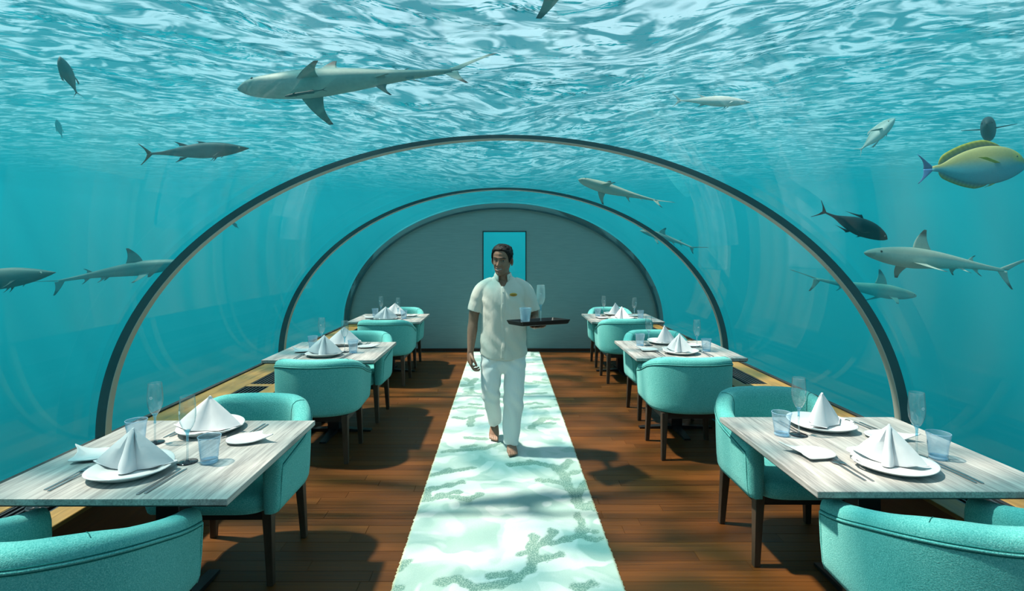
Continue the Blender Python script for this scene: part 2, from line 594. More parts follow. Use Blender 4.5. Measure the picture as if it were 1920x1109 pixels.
# ------------------------------------------------------------------ ledges with vents along both sides
def ledge(side):
    sg = -1 if side == 'left' else 1
    xi = abs(XL) if sg < 0 else XR
    xo = 2.60
    va, vb = xi + 0.115, xi + 0.335
    root = thing('trim_4' if sg < 0 else 'trim_5', None, None); root['kind'] = 'structure'
    def bx(x0, x1, *r): return (min(sg * x0, sg * x1), max(sg * x0, sg * x1), *r)
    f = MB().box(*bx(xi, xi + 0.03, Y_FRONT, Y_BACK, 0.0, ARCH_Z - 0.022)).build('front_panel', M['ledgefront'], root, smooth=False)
    MB().box(*bx(xi + 0.03, xo + 0.1, Y_FRONT, Y_BACK, 0.0, ARCH_Z - 0.09)).build('core', M['vent'], root, smooth=False)
    # boards
    def board(x0, x1, y0, y1):
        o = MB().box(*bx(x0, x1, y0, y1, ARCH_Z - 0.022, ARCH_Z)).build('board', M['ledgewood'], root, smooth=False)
        bevel(o, 0.0025, 1)
    step = 1.83
    y = Y_FRONT
    while y < Y_BACK - 0.01:
        y1 = min(y + step, Y_BACK)
        board(xi - 0.012, va, y, y1 - 0.002)
        board(vb, xo, y, y1 - 0.002)
        y = y1
    # vents: modules with cross boards between
    y = 4.87 - 7 * 1.395
    k = 0
    while y < Y_BACK - 0.1:
        y1 = min(y + 1.32, Y_BACK - 0.02)
        board(va + 0.001, vb - 0.001, y - 0.074, y - 0.001)
        if y > 0.9:
            v = thing('vent_grille', None, None)
            v.parent = root
            MB().box(*bx(va, vb, y, y1, ARCH_Z - 0.06, ARCH_Z - 0.05)).build('backing', M['vent'], v, smooth=False)
            sl = None
            for q in range(7):
                xq = va + 0.012 + q * (vb - va - 0.024) / 6
                if sl is None:
                    sl = mesh('slat', *(lambda b: (b.v, b.f))(MB().box(-0.006, 0.006, y - y, y1 - y, -0.03, -0.006)), smooth=False)
                link('slat', sl, M['vent'], v, loc=(sg * xq, y, ARCH_Z))
            MB().box(*bx(va, va + 0.008, y, y1, ARCH_Z - 0.05, ARCH_Z - 0.003)).box(*bx(vb - 0.008, vb, y, y1, ARCH_Z - 0.05, ARCH_Z - 0.003)).box(*bx(va, vb, y, y + 0.008, ARCH_Z - 0.05, ARCH_Z - 0.003)).box(*bx(va, vb, y1 - 0.008, y1, ARCH_Z - 0.05, ARCH_Z - 0.003)).build('vent_frame', M['vent'], v, smooth=False)
        else:
            MB().box(*bx(va, vb, y, y1, ARCH_Z - 0.06, ARCH_Z - 0.02)).build('cover', M['vent'], root, smooth=False)
        y = y1 + 0.075
        k += 1
    # gasket along the foot of the acrylic
    MB().box(*bx(ARCH_A - 0.016, ARCH_A + 0.02, Y_FRONT, Y_BACK, ARCH_Z - 0.004, ARCH_Z + 0.012)).build('gasket', M['gasket'], root, smooth=False)
    return root
ledge('left'); ledge('right')

# round power outlets set in the vents beside the front tables
def outlet(x, y, where):
    root = thing('power_outlet', f'round black outlet ringed with holes, {where}', 'outlet', (x, y, ARCH_Z - 0.006))
    MB().lathe([(.0005, 0), (.058, 0), (.060, .003), (.057, .007), (.052, .0075), (.049, .0045), (.0005, .0045)], 36).build('cover', M['steel'], root)
    for k in range(7):
        a = 2 * PI * k / 6
        cx, cy = (0, 0) if k == 6 else (.031 * math.cos(a), .031 * math.sin(a))
        MB().lathe([(.0005, .0046), (.0085, .0046), (.0098, .0058), (.0085, .0066), (.0072, .0052), (.0005, .0050)], 14, (cx, cy, 0)).build('hole', M['vent'], root)
outlet(-2.195, 2.53, 'in the left ledge')
outlet(2.30, 2.66, 'in the right ledge')

# ------------------------------------------------------------------ carpet runner with coral pattern
def make_rug():
    X0, X1, Y0, Y1 = -0.553, 0.597, 1.9, 8.88
    S = 2.364
    def fp(cx, cy):   # carpet point from a traced picture position
        u, v = 640 + cx / S, 640 + cy / S
        d = EYE / (v - V0) * F
        return ((u - U0) / F * d, d)
    coral = [
        ([(440, 1082), (500, 1066), (548, 1088), (600, 1104), (690, 1094), (780, 1064), (846, 1014), (852, 965), (848, 930), (850, 878)], .024),
        ([(850, 925), (905, 902), (940, 852)], .022), ([(900, 906), (970, 898), (1050, 872), (1085, 850)], .022),
        ([(1050, 872), (1120, 890), (1145, 886)], .02), ([(1056, 860), (1068, 830), (1046, 772)], .018), ([(850, 990), (905, 972), (972, 958)], .02),
        ([(665, 1052), (740, 1046), (800, 1052)], .022), ([(840, 945), (800, 955)], .02), ([(1080, 856), (1125, 856)], .016),
        ([(1128, 752), (1060, 742), (1040, 700), (1000, 640), (980, 590), (940, 562), (850, 546), (752, 556)], .03),
        ([(985, 570), (1010, 538)], .025), ([(980, 612), (1052, 584)], .022), ([(970, 636), (880, 624)], .025),
        ([(1036, 695), (1072, 655), (1085, 630)], .026), ([(1060, 745), (1118, 730)], .03), ([(870, 548), (830, 538)], .02),
        ([(350, 716), (385, 692), (376, 668), (450, 654), (532, 634)], .024), ([(380, 712), (470, 694), (560, 712), (614, 688)], .024),
        ([(430, 694), (522, 677)], .022), ([(390, 604), (460, 590), (580, 570)], .022), ([(440, 592), (482, 576)], .02),
        ([(556, 434), (600, 440), (640, 440)], .026), ([(458, 497), (540, 490), (640, 482), (705, 458)], .026), ([(540, 478), (590, 470)], .022),
        ([(222, 1042), (260, 1012), (292, 990)], .024), ([(222, 1104), (268, 1108)], .02), ([(1040, 1108), (1110, 1090)], .024),
        ([(572, 382), (576, 345), (622, 335)], .028), ([(490, 305), (560, 298), (640, 305)], .03), ([(850, 302), (915, 297)], .026),
        ([(840, 392), (895, 350), (960, 352)], .03), ([(880, 372), (940, 370)], .024), ([(500, 345), (545, 350)], .026),
        ([(700, 150), (760, 146)], .035), ([(820, 240), (900, 236)], .03),
    ]
    caps = []
    for pl, r in coral:
        P = [fp(*q) for q in pl]
        for a, b in zip(P[:-1], P[1:]): caps.append((a, b, r * 1.3))
    base = [c for c in caps if c[0][1] < 3.75]
    for (dx, dy, fx) in ((0.05, 3.15, -1), (0.0, 5.35, 1)):   # the pattern goes on down the runner
        for a, b, r in base:
            q = lambda p: (fx * (p[0] - 0.02) + 0.02 + dx, p[1] + dy)
            caps.append((q(a), q(b), r * 1.1))
    nx, ny = 140, 760
    xs = np.linspace(X0, X1, nx); ys = Y0 + (Y1 - Y0) * np.linspace(0, 1, ny) ** 1.12
    GX, GY = np.meshgrid(xs, ys)
    r_ = np.random.RandomState(5)
    wob = 0.010 * np.sin(GX * 47 + GY * 31) + 0.008 * np.sin(GX * 83 - GY * 61) + 0.004 * r_.randn(*GX.shape)
    D = np.full(GX.shape, 9.0)
    for (ax, ay), (bx, by), r in caps:
        dx, dy = bx - ax, by - ay
        L2 = dx * dx + dy * dy + 1e-9
        tt = np.clip(((GX - ax) * dx + (GY - ay) * dy) / L2, 0, 1)
        d = np.hypot(GX - ax - tt * dx, GY - ay - tt * dy) - r
        D = np.minimum(D, d)
    D = D + wob * 0.6
    mask = 1 - sstep(-0.005, 0.006, D)
    outline = np.exp(-(D / 0.007) ** 2)
    Z = 0.012 + 0.0025 * (1 - mask) + 0.0004 * r_.randn(*GX.shape)
    edge = (np.minimum(np.minimum(GX - X0, X1 - GX), np.minimum(GY - Y0, Y1 - GY)) < 0.001)
    Z[edge] = 0.004
    xw = np.where(GX - X0 < 0.001, GX + 0.0025 * r_.randn(*GX.shape), GX)
    xw = np.where(X1 - GX < 0.001, xw + 0.0025 * r_.randn(*GX.shape), xw)
    V = np.stack([xw.ravel(), GY.ravel(), Z.ravel()], 1)
    I, J = np.meshgrid(np.arange(nx - 1), np.arange(ny - 1))
    a = (J * nx + I).ravel()
    me = bpy.data.meshes.new('carpet_runner')
    me.from_pydata(V.tolist(), [], np.stack([a, a + 1, a + nx + 1, a + nx], 1).tolist())
    ca = me.color_attributes.new('coral', 'FLOAT_COLOR', 'POINT')
    border = 1 - sstep(0.004, 0.012, np.minimum(GX - X0, X1 - GX))
    col = np.stack([mask.ravel(), outline.ravel(), border.ravel(), np.ones(mask.size)], 1).astype(np.float32)
    ca.data.foreach_set('color', col.ravel())
    me.shade_smooth()
    t = NT('coral_carpet')
    at = t.n('Attribute'); at.attribute_name = 'coral'
    sp = t.n('SeparateColor'); t.l(at.outputs['Color'], sp.inputs[0])
    v = t.coords('Object', scale=(1, 1.0, 1))
    big = t.noise(v, 2.6, 2, 0.5, 0.9)
    mid = t.noise(t.coords('Object', loc=(3, 7, 0)), 4.4, 1, 0.4, 0.6)
    ground = t.ramp(big, [(0.42, (0.33, 0.455, 0.42)), (0.47, (0.42, 0.53, 0.495)), (0.56, (0.45, 0.55, 0.51)), (0.60, (0.56, 0.62, 0.60))])
    ground = t.mix(t.maprange(mid, 0.55, 0.60, 0, 0.75, True), ground, (0.60, 0.645, 0.625))
    sand = t.noise(v, 260, 2, 0.6)
    vo = t.n('TexVoronoi'); vo.inputs['Scale'].default_value = 130; t.l(v, vo.inputs['Vector'])
    spk = t.maprange(vo.outputs['Distance'], 0.25, 0.55)
    cor = t.mix(spk, (0.36, 0.47, 0.40), (0.12, 0.235, 0.20))
    c = t.mix(t.math('MULTIPLY', sp.outputs[0], 0.9), ground, cor)
    c = t.mix(t.math('MULTIPLY', sp.outputs[2], 0.7), c, (0.55, 0.50, 0.30))
    c = t.mix(t.maprange(sand, 0.3, 0.7, 0.0, 0.22), c, (0.35, 0.48, 0.44), 'MULTIPLY')
    t.done(t.bsdf(c, 0.95, 0, 0.1, t.bump(sand, 0.5, 0.003)))
    o = link('carpet_runner', me, t.m)
    tag(o, 'pale mint carpet runner with green coral pattern down the middle of the wooden floor', 'carpet')
make_rug()

# ------------------------------------------------------------------ dining chairs
def fabric():
    t = NT('teal_boucle_fabric')
    v = t.coords('Object')
    n1 = t.noise(v, 230, 2, 0.6)
    n2 = t.noise(v, 620, 2, 0.6)
    n3 = t.noise(v, 9, 2, 0.5)
    f = t.math('ADD', t.math('MULTIPLY', n1, 0.55), t.math('MULTIPLY', n2, 0.45))
    c = t.ramp(f, [(0.34, (0.042, 0.260, 0.250)), (0.50, (0.100, 0.435, 0.415)), (0.66, (0.240, 0.610, 0.580))])
    c = t.mix(t.maprange(n3, 0.35, 0.65, 0.0, 0.18), c, (0.13, 0.50, 0.48))
    h = t.math('ADD', n1, t.math('MULTIPLY', n2, 0.5))
    p = t.bsdf(c, 0.9, 0, 0.15, t.bump(h, 0.55, 0.004))
    p.node.inputs['Sheen Weight'].default_value = 0.25
    p.node.inputs['Sheen Tint'].default_value = (0.6, 1.0, 0.95, 1)
    return t.done(p)
M['fabric'] = fabric()
M['seam'] = plain('dark_teal_seam', (0.010, 0.13, 0.12), 0.9, 0, 0.1)
M['legwood'] = wood('dark_chair_wood', (0.028, 0.018, 0.012), (0.075, 0.050, 0.034), (9, 9, 1.0), 0.42)
M['apron'] = plain('black_chair_frame', (0.012, 0.010, 0.009), 0.5)

CW, CYF, CYB, CD = 0.338, 0.262, -0.05, 0.315
def chair_path():
    P = []
    for i in range(7):
        P.append((CW - 0.008 * (1 - i / 6.0), CYF + (CYB - CYF) * i / 6.0))
    n = 2.35
    for i in range(1, 19):
        a = (PI / 2) * i / 18
        P.append((CW * max(0.0, math.cos(a)) ** (2 / n), CYB - (CD + CYB) * math.sin(a) ** (2 / n)))
    P[-1] = (0.0, -CD)
    return P + [(-x, y) for x, y in P[-2::-1]]

RIM_FAR = lambda y: 0.665 + 0.047 * float(np.clip((0.26 - y) / 0.29, 0, 1)) + 0.114 * float(sstep(0.0, -0.29, y))
RIM_NEAR = lambda y: 0.670 + 0.154 * float(0.65 * sstep(0.29, -0.29, y) + 0.35 * np.clip((0.26 - y) / 0.54, 0, 1))

def path_normals(P):
    N = []
    for i in range(len(P)):
        a = P[max(i - 1, 0)]; b = P[min(i + 1, len(P) - 1)]
        dx, dy = b[0] - a[0], b[1] - a[1]
        L = math.hypot(dx, dy)
        nx, ny = dy / L, -dx / L
        if nx * P[i][0] + ny * (P[i][1] - 0.1) < 0: nx, ny = -nx, -ny
        N.append((nx, ny))
    return N

def make_chair(chair_rim):
    root = thing('dining_chair', 'x', 'chair', group='teal dining chairs')
    P = chair_path(); N = path_normals(P)
    def section(zr):
        return [(-.034, .378), (-.012, .387), (-.002, .412), (.003, .46), (.007, .56), (.010, zr - .075), (.009, zr - .035), (.001, zr - .012), (-.016, zr - .001), (-.040, zr + .003),
                (-.064, zr - .001), (-.080, zr - .014), (-.088, zr - .045), (-.090, zr - .10), (-.088, .53), (-.086, .45), (-.085, .415), (-.080, .378)]
    rings = []
    def ring(i, fwd=0.0, k=1.0):
        zr = chair_rim(P[i][1]) if fwd == 0 else chair_rim(CYF)
        sec = section(zr)
        zm = (zr + 0.378) / 2
        out = []
        for o, z in sec:
            oo = -.040 + (o + .040) * k
            zz = zm + (z - zm) * (1 - (1 - k) * 0.09)
            x, y = P[i][0] + N[i][0] * oo, P[i][1] + N[i][1] * oo
            out.append((x, y + fwd, zz))
        return out
    R = [ring(0, .026, .25), ring(0, .023, .62), ring(0, .014, .88)]
    R += [ring(i) for i in range(len(P))]
    e = len(P) - 1
    R += [ring(e, .014, .88), ring(e, .023, .62), ring(e, .026, .25)]
    MB().rings(R).build('tub_back', M['fabric'], root)
    # welt below the rim, running down both arm fronts
    wp = []
    for i in range(len(P)):
        zr = chair_rim(P[i][1])
        wp.append((P[i][0] + N[i][0] * .0105, P[i][1] + N[i][1] * .0105, zr - .052))
    def down(i):
        x, y = P[i][0] + N[i][0] * .008, P[i][1]
        x = P[i][0]; s_ = N[i][0]
        return [(x - s_ * .012, y + .001, .390), (x - s_ * .004, y + .002, .415), (x + s_ * .004, y + .002, .50), (x + s_ * .0085, y + .002, chair_rim(y) - .075)]
    wp = down(0) + wp + down(len(P) - 1)[::-1]
    MB().tube(wp, .0052, 6).build('welt', M['fabric'], root)
    wp2 = [(p[0] * 1.001, p[1] + (0.0005 if p[1] > 0 else -0.0008), p[2] + .0085) for p in wp]
    MB().tube(wp2[4:-4], .0016, 5).build('seam', M['seam'], root)
    wp3 = [(p[0] * 1.000, p[1], p[2] - .0085) for p in wp]
    MB().tube(wp3[4:-4], .0016, 5).build('seam', M['seam'], root)
    # seams where the arms meet the back
    for i in (13, len(P) - 14):
        zr = chair_rim(P[i][1])
        sec = section(zr)[8:16]
        MB().tube([(P[i][0] + N[i][0] * (o + (0.0008 if o > -.04 else -0.0008)), P[i][1] + N[i][1] * (o + (0.0008 if o > -.04 else -0.0008)), z + (0.0008 if z > zr - .02 else 0)) for o, z in sec], .0014, 5).build('seam', M['seam'], root)
    # seat cushion
    rings = []
    for z, ins in ((.372, .012), (.379, .002), (.415, -.002), (.448, 0.0), (.468, .012), (.478, .035), (.482, .07)):
        r = []
        for j in range(48):
            a = 2 * PI * j / 48
            c, s_ = math.cos(a), math.sin(a)
            n = 5.0
            x = (.258 - ins) * math.copysign(abs(c) ** (2 / n), c)
            y = .022 + (.258 - ins) * math.copysign(abs(s_) ** (2 / n), s_)
            r.append((x, y, z - (0.006 if y > .2 and z > .44 else 0)))
        rings.append(r)
    MB().rings(rings).build('seat', M['fabric'], root)
    # apron and legs
    ap = MB()
    for b in ((-.235, .235, .195, .222), (-.235, .235, -.222, -.195), (-.262, -.235, -.222, .222), (.235, .262, -.222, .222)):
        ap.box(*b, .326, .382)
    ap.build('apron', M['apron'], root, smooth=False)
    for sx in (-1, 1):
        for sy in (-1, 1):
            r = []
            for z, hw, k in ((0.0, .0155, 1.0), (.004, .0165, 1.0), (.20, .0205, .55), (.378, .025, 0.12)):
                cx, cy = sx * (.243 + .020 * k), sy * (.205 + .012 * k) - (.016 * k if sy < 0 else 0)
                r.append([(cx - hw, cy - hw, z), (cx + hw, cy - hw, z), (cx + hw, cy + hw, z), (cx - hw, cy + hw, z)])
            o = MB().rings(r).build('leg', M['legwood'], root, smooth=False)
            bevel(o, .0025, 1)
    return root

# table rows: (side, place, table centre x, y)
TABLES = [('left', 'front', -1.50, 2.43), ('left', 'middle', -1.57, 4.97), ('left', 'rear', -1.575, 7.46),
          ('right', 'front', 1.675, 2.49), ('right', 'middle', 1.625, 5.05), ('right', 'rear', 1.64, 7.47)]
CHAIRS = {('left', 'front'): ((-1.50, 1.79), (-1.425, 2.88)), ('left', 'middle'): ((-1.50, 4.42), (-1.49, 5.42)), ('left', 'rear'): ((-1.50, 6.85), (-1.53, 7.88)),
          ('right', 'front'): ((1.612, 1.88), (1.60, 3.04)), ('right', 'middle'): ((1.535, 4.50), (1.60, 5.49)), ('right', 'rear'): ((1.58, 6.98), (1.60, 7.90))}
protos = {'near': make_chair(RIM_NEAR), 'far': make_chair(RIM_FAR)}
placed = set()
for (sd, pl), ((nx, ny), (fx, fy)) in CHAIRS.items():
    for which, x, y, rz in (('near', nx, ny, 0.0), ('far', fx, fy, PI)):
        o = copy_tree(protos[which]) if which in placed else protos[which]
        placed.add(which)
        o.location = (x, y, 0)
        o.rotation_euler = (0, 0, rz + rng.uniform(-.02, .02))
        if which == 'near':
            o['label'] = f'teal tub dining chair seen from behind, near side of the {pl} table, {sd} row'
        else:
            o['label'] = f'teal tub dining chair facing the camera across the {pl} table, {sd} row'

# ------------------------------------------------------------------ tables
def tabletop_mat():
    t = NT('bleached_grey_wood_top')
    oi = t.n('ObjectInfo')
    tc = t.n('TexCoord')
    cm = t.n('CombineXYZ'); t.l(t.math('MULTIPLY', oi.outputs['Random'], 20.0), cm.inputs[0])
    ad = t.n('VectorMath', operation='ADD'); t.l(tc.outputs['Object'], ad.inputs[0]); t.l(cm.outputs[0], ad.inputs[1])
    mp = t.n('Mapping'); mp.inputs['Scale'].default_value = (7, 0.75, 7); t.l(ad.outputs[0], mp.inputs[0])
    n1 = t.noise(mp.outputs[0], 2.0, 5, 0.65, 0.5)
    mp2 = t.n('Mapping'); mp2.inputs['Scale'].default_value = (42, 1.5, 42); t.l(ad.outputs[0], mp2.inputs[0])
    n2 = t.noise(mp2.outputs[0], 3.0, 4, 0.6, 0.3)
    f = t.math('ADD', t.math('MULTIPLY', n1, 0.52), t.math('MULTIPLY', n2, 0.48))
    c = t.ramp(f, [(0.33, (0.13, 0.125, 0.12)), (0.43, (0.24, 0.232, 0.225)), (0.53, (0.36, 0.35, 0.335)), (0.65, (0.49, 0.475, 0.455))])
    mp3 = t.n('Mapping'); mp3.inputs['Scale'].default_value = (40, 6, 20); t.l(ad.outputs[0], mp3.inputs[0])
    n3 = t.noise(mp3.outputs[0], 2.0, 2, 0.5)
    c = t.mix(t.maprange(n3, 0.70, 0.78, 0, 0.6), c, (0.12, 0.12, 0.13))
    return t.done(t.bsdf(c, 0.42, 0, 0.4, t.bump(n2, 0.12, 0.002)))
M['top'] = tabletop_mat()
TOPZ = 0.75
def make_table():
    root = thing('dining_table', 'x', 'table', group='grey dining tables')
    o = MB().box(-.48, .48, -.46, .46, TOPZ - .026, TOPZ).build('tabletop', M['top'], root, smooth=False)
    bevel(o, .003, 2)
    o = MB().box(-.472, .472, -.452, .452, TOPZ - .033, TOPZ - .0262).build('steel_plate', M['steel'], root, smooth=False)
    o = MB().box(-.052, .052, -.052, .052, .03, TOPZ - .033).build('column', M['steel'], root, smooth=False); bevel(o, .004, 2)
    for k in range(2):
        r = [[(-.34, -.028, 0), (-.34, .028, 0), (-.34, .028, .014), (-.34, -.028, .014)], [(-.05, -.036, 0), (-.05, .036, 0), (-.05, .036, .034), (-.05, -.036, .034)],
             [(.05, -.036, 0), (.05, .036, 0), (.05, .036, .034), (.05, -.036, .034)], [(.34, -.028, 0), (.34, .028, 0), (.34, .028, .014), (.34, -.028, .014)]]
        o = MB().rings(r).build('foot_bar', M['steel'], root, smooth=False)
        o.rotation_euler = (0, 0, k * PI / 2)
        if k: o.location = (0, 0, 0.0006)
    return root
table0 = make_table()
for i, (sd, pl, x, y) in enumerate(TABLES):
    o = table0 if i == 0 else copy_tree(table0)
    o.location = (x, y, 0)
    o['label'] = f'square grey wooden table on a black pedestal, the {pl} table of the {sd} row'

# ------------------------------------------------------------------ tableware
M['china'] = plain('white_china', (0.58, 0.60, 0.605), 0.12, 0, 0.5)
t = NT('white_linen')
nv = t.noise(t.coords('Object'), 500, 2)
nw = t.noise(t.coords('Object'), 14, 2, 0.5, 0.3)
M['linen'] = t.done(t.bsdf((0.60, 0.62, 0.65), 0.85, 0, 0.2, t.bump(t.math('ADD', t.math('MULTIPLY', nv, 0.2), nw), 0.3, 0.008)))
M['cutlery'] = plain('brushed_steel', (0.36, 0.36, 0.37), 0.30, 1.0)
M['glass'] = clear_glass('clear_glass', (0.985, 0.993, 0.995), 0.045, 0.04, (0.90, 0.97, 0.98), 0.022, edge=(0.68, 0.84, 0.87))
M['stemglass'] = clear_glass('blue_stem_glass', (0.55, 0.86, 0.95), 0.10, 0.0, (0.35, 0.75, 0.88), 0.25)
M['stemclear'] = clear_glass('clear_stem_glass', (0.93, 0.97, 0.98), 0.12, 0.0, (0.80, 0.92, 0.95), 0.07, edge=(0.40, 0.62, 0.68))
M['blueglass'] = clear_glass('blue_tumbler_glass', (0.90, 0.955, 0.985), 0.05, 0.0, (0.72, 0.87, 0.95), 0.10, edge=(0.52, 0.77, 0.92))
M['bluebase'] = clear_glass('blue_glass_base', (0.72, 0.88, 0.97), 0.08, 0.0, (0.52, 0.76, 0.92), 0.32)
M['blackglass'] = plain('black_glass', (0.008, 0.009, 0.012), 0.08, 0, 0.6)
M['etch'] = plain('white_etching', (0.75, 0.85, 0.88), 0.6)

def make_plate():
    n = 72
    fr = [0.0, 0.35, 0.62, 0.70, 0.78, 0.86, 0.93, 0.985, 1.0]
    zt = [0.0085, 0.0085, 0.009, 0.0120, 0.0180, 0.0245, 0.0290, 0.0310, 0.0290]
    zb = [0.0, 0.0, 0.0, 0.0010, 0.0070, 0.0145, 0.0205, 0.0255, 0.0275]
    def rad(a):
        r = 0.163 * (1 + 0.035 * math.cos(2 * a) + 0.02 * math.cos(3 * a + 0.6))
        d = (a + PI) % (2 * PI) - PI       # the broken-shell notch around angle 0
        r -= 0.030 * math.exp(-(d / 0.30) ** 2) - 0.008 * math.exp(-(d / 0.30) ** 2) * math.cos(d * 26)
        return r
    mb = MB()
    V, Fc = [], []
    for top in (1, 0):
        for k in range(1, len(fr)):
            for j in range(n):
                a = 2 * PI * j / n
                r = rad(a) * fr[k]
                if fr[k] < 0.75: r = (0.163 * fr[k]) * (0.5) + r * 0.5
                wav = 0.004 * math.cos(2 * a + 0.5) * fr[k] ** 4
                V.append((r * math.cos(a), r * math.sin(a), (zt if top else zb)[k] + (wav if fr[k] > .8 else 0)))
    m = len(fr) - 1
    V.append((0, 0, zt[0])); V.append((0, 0, zb[0]))
    ct, cb = len(V) - 2, len(V) - 1
    hole = {(4, 5), (4, 6), (4, 4)}
    T = lambda k, j: k * n + j % n
    B = lambda k, j: (m + k) * n + j % n
    for j in range(n):
        Fc.append((ct, T(0, j), T(0, j + 1)))
        Fc.append((cb, B(0, j + 1), B(0, j)))
        for k in range(m - 1):
            if (k, j) in hole: continue
            Fc.append((T(k, j), T(k + 1, j), T(k + 1, j + 1), T(k, j + 1)))
            Fc.append((B(k, j), B(k, j + 1), B(k + 1, j + 1), B(k + 1, j)))
        Fc.append((T(m - 1, j), B(m - 1, j), B(m - 1, j + 1), T(m - 1, j + 1)))
    # walls of the small slot
    js = sorted(j for _, j in hole); k = 4
    for j in js:
        Fc.append((T(k, j), T(k, j + 1), B(k, j + 1), B(k, j)))
        Fc.append((T(k + 1, j + 1), T(k + 1, j), B(k + 1, j), B(k + 1, j + 1)))
    Fc.append((T(k, js[0]), B(k, js[0]), B(k + 1, js[0]), T(k + 1, js[0])))
    Fc.append((T(k, js[-1] + 1), T(k + 1, js[-1] + 1), B(k + 1, js[-1] + 1), B(k, js[-1] + 1)))
    return obj('dinner_plate', V, Fc, M['china'])

def make_bread():
    # fan-shaped shell plate: round on +x, two lifted corners on -x
    out = [(-.120, .070), (-.085, .066), (-.045, .070), (0, .078), (.045, .070), (.078, .046), (.092, .008), (.085, -.030), (.060, -.056), (.020, -.070), (-.025, -.074), (-.062, -.078),
           (-.066, -.050), (-.068, -.020), (-.078, .012), (-.098, .044)]
    n = len(out)
    # closed catmull-rom refinement
    pts = []
    for i in range(n):
        p0, p1, p2, p3 = out[i - 1], out[i], out[(i + 1) % n], out[(i + 2) % n]
        for s_ in (0, 1 / 3, 2 / 3):
            q = []
            for c in (0, 1):
                a, b, d, e = p0[c], p1[c], p2[c], p3[c]
                q.append(0.5 * (2 * b + (d - a) * s_ + (2 * a - 5 * b + 4 * d - e) * s_ ** 2 + (3 * b - a - 3 * d + e) * s_ ** 3))
            pts.append(q)
    n = len(pts)
    fr = [0.15, 0.45, 0.65, 0.82, 0.94, 1.0]
    def zz(x, y, f):
        r = f
        z = 0.004 + 0.016 * max(0, r - 0.35) ** 1.6
        z += 0.030 * max(0, (-x - 0.03) / 0.10) ** 1.5 * (1 if y > -.03 else 0.5)
        return z
    rt = [[(x * f, y * f, zz(x * f, y * f, f) + 0.004) for x, y in pts] for f in fr]
    rb = [[(x * f, y * f, max(0.0, zz(x * f, y * f, f) - 0.004 * (f < .5) - 0.001)) for x, y in pts] for f in fr]
    return MB().rings(rb + rt[::-1]).build('bread_plate', M['china'])

def make_napkin():
    # standing pyramid fold with two wings and a rolled pleat in front (-y)
    base = [(-.178, .012), (-.130, -.006), (-.080, -.016), (-.030, -.020), (-.0235, -.040), (-.0225, -.062), (-.012, -.076), (.004, -.079), (.018, -.070), (.0245, -.050), (.030, -.020),
            (.080, -.016), (.130, -.006), (.178, .012), (.165, .026), (.120, .040), (.075, .058), (.035, .044), (0, .036), (-.035, .044), (-.075, .058), (-.120, .040), (-.165, .026)]
    rings = []
    K = 18
    for k in range(K + 1):
        q = k / K
        z = 0.168 * q
        r = []
        for x, y in base:
            wing = abs(x) > .0305
            pleat = (not wing) and y < -.03
            if pleat:       # narrow rolled pleat, fuller near the plate
                w = (.34 + .66 * (1 - q) ** .8) * (1 + .22 * math.exp(-((q - .22) / .16) ** 2))
                xx = x * w
                yy = y * (1 - q) ** .9 + -.0045 * q + .020 * max(0, .18 - q) * (1 if y < -.06 else 0)
            else:
                xx = x * (1 - q) ** .96 * (1 + .05 * math.sin(PI * q) * (1 if wing else 0))
                yy = y * (1 - q)
                if wing and y < .02:
                    yy -= .016 * math.sin(PI * min(1, abs(x) / .17)) * math.sin(PI * q) * .8
            zz = z + (0.012 * (abs(x) / .178) ** 2 * (1 - q) * (1 if wing else 0))
            if k == 0: zz = 0.001 + 0.0235 * (min(1.05, math.hypot(x, y) / .15)) ** 2.4
            r.append((xx if q < 1 else math.copysign(.004, x if x else 1) * .8, yy if q < 1 else (-.005 if y < 0 else .004), zz))
        rings.append(r)
    o = MB().rings(rings).build('napkin', M['linen'])
    autosmooth(o, 0.75)
    return o

def make_fork():
    mb = MB()
    def strip(pts, th=.0022):   # (y, half width, z)
        mb.rings([[(-w, y, z), (w, y, z), (w, y, z + th), (-w, y, z + th)] for y, w, z in pts])
    strip([(-.105, .0045, 0.0), (-.100, .0058, 0.0), (-.04, .0048, .0008), (.02, .0030, .004), (.048, .0028, .006), (.058, .0060, .005), (.066, .0105, .0035), (.074, .0118, .003), (.080, .0118, .003)])
    for k in range(4):
        x = -.0098 + k * .00653
        mb.rings([[(x - w, y, z), (x + w, y, z), (x + w, y, z + .002), (x - w, y, z + .002)] for y, w, z in ((.079, .0021, .003), (.095, .0018, .0035), (.108, .0015, .006), (.112, .0008, .0075))])
    o = mb.build('fork', M['cutlery'], smooth=False)
    return o
def make_knife():
    mb = MB()
    mb.rings([[(-w, y, 0), (w, y, 0), (w, y, th), (-w, y, th)] for y, w, th in ((-.115, .0045, .003), (-.110, .0058, .004), (-.03, .0052, .0045), (.0, .0045, .004))])
    mb.rings([[(-w0, y, .0005), (w1, y, .0005), (w1, y, th), (-w0, y, th)] for y, w0, w1, th in ((-.002, .0045, .0045, .0035), (.02, .0062, .0052, .0025), (.08, .0088, .0050, .002), (.108, .0060, .0048, .002), (.118, .0010, .0040, .0018))])
    return mb.build('knife', M['cutlery'], smooth=False)

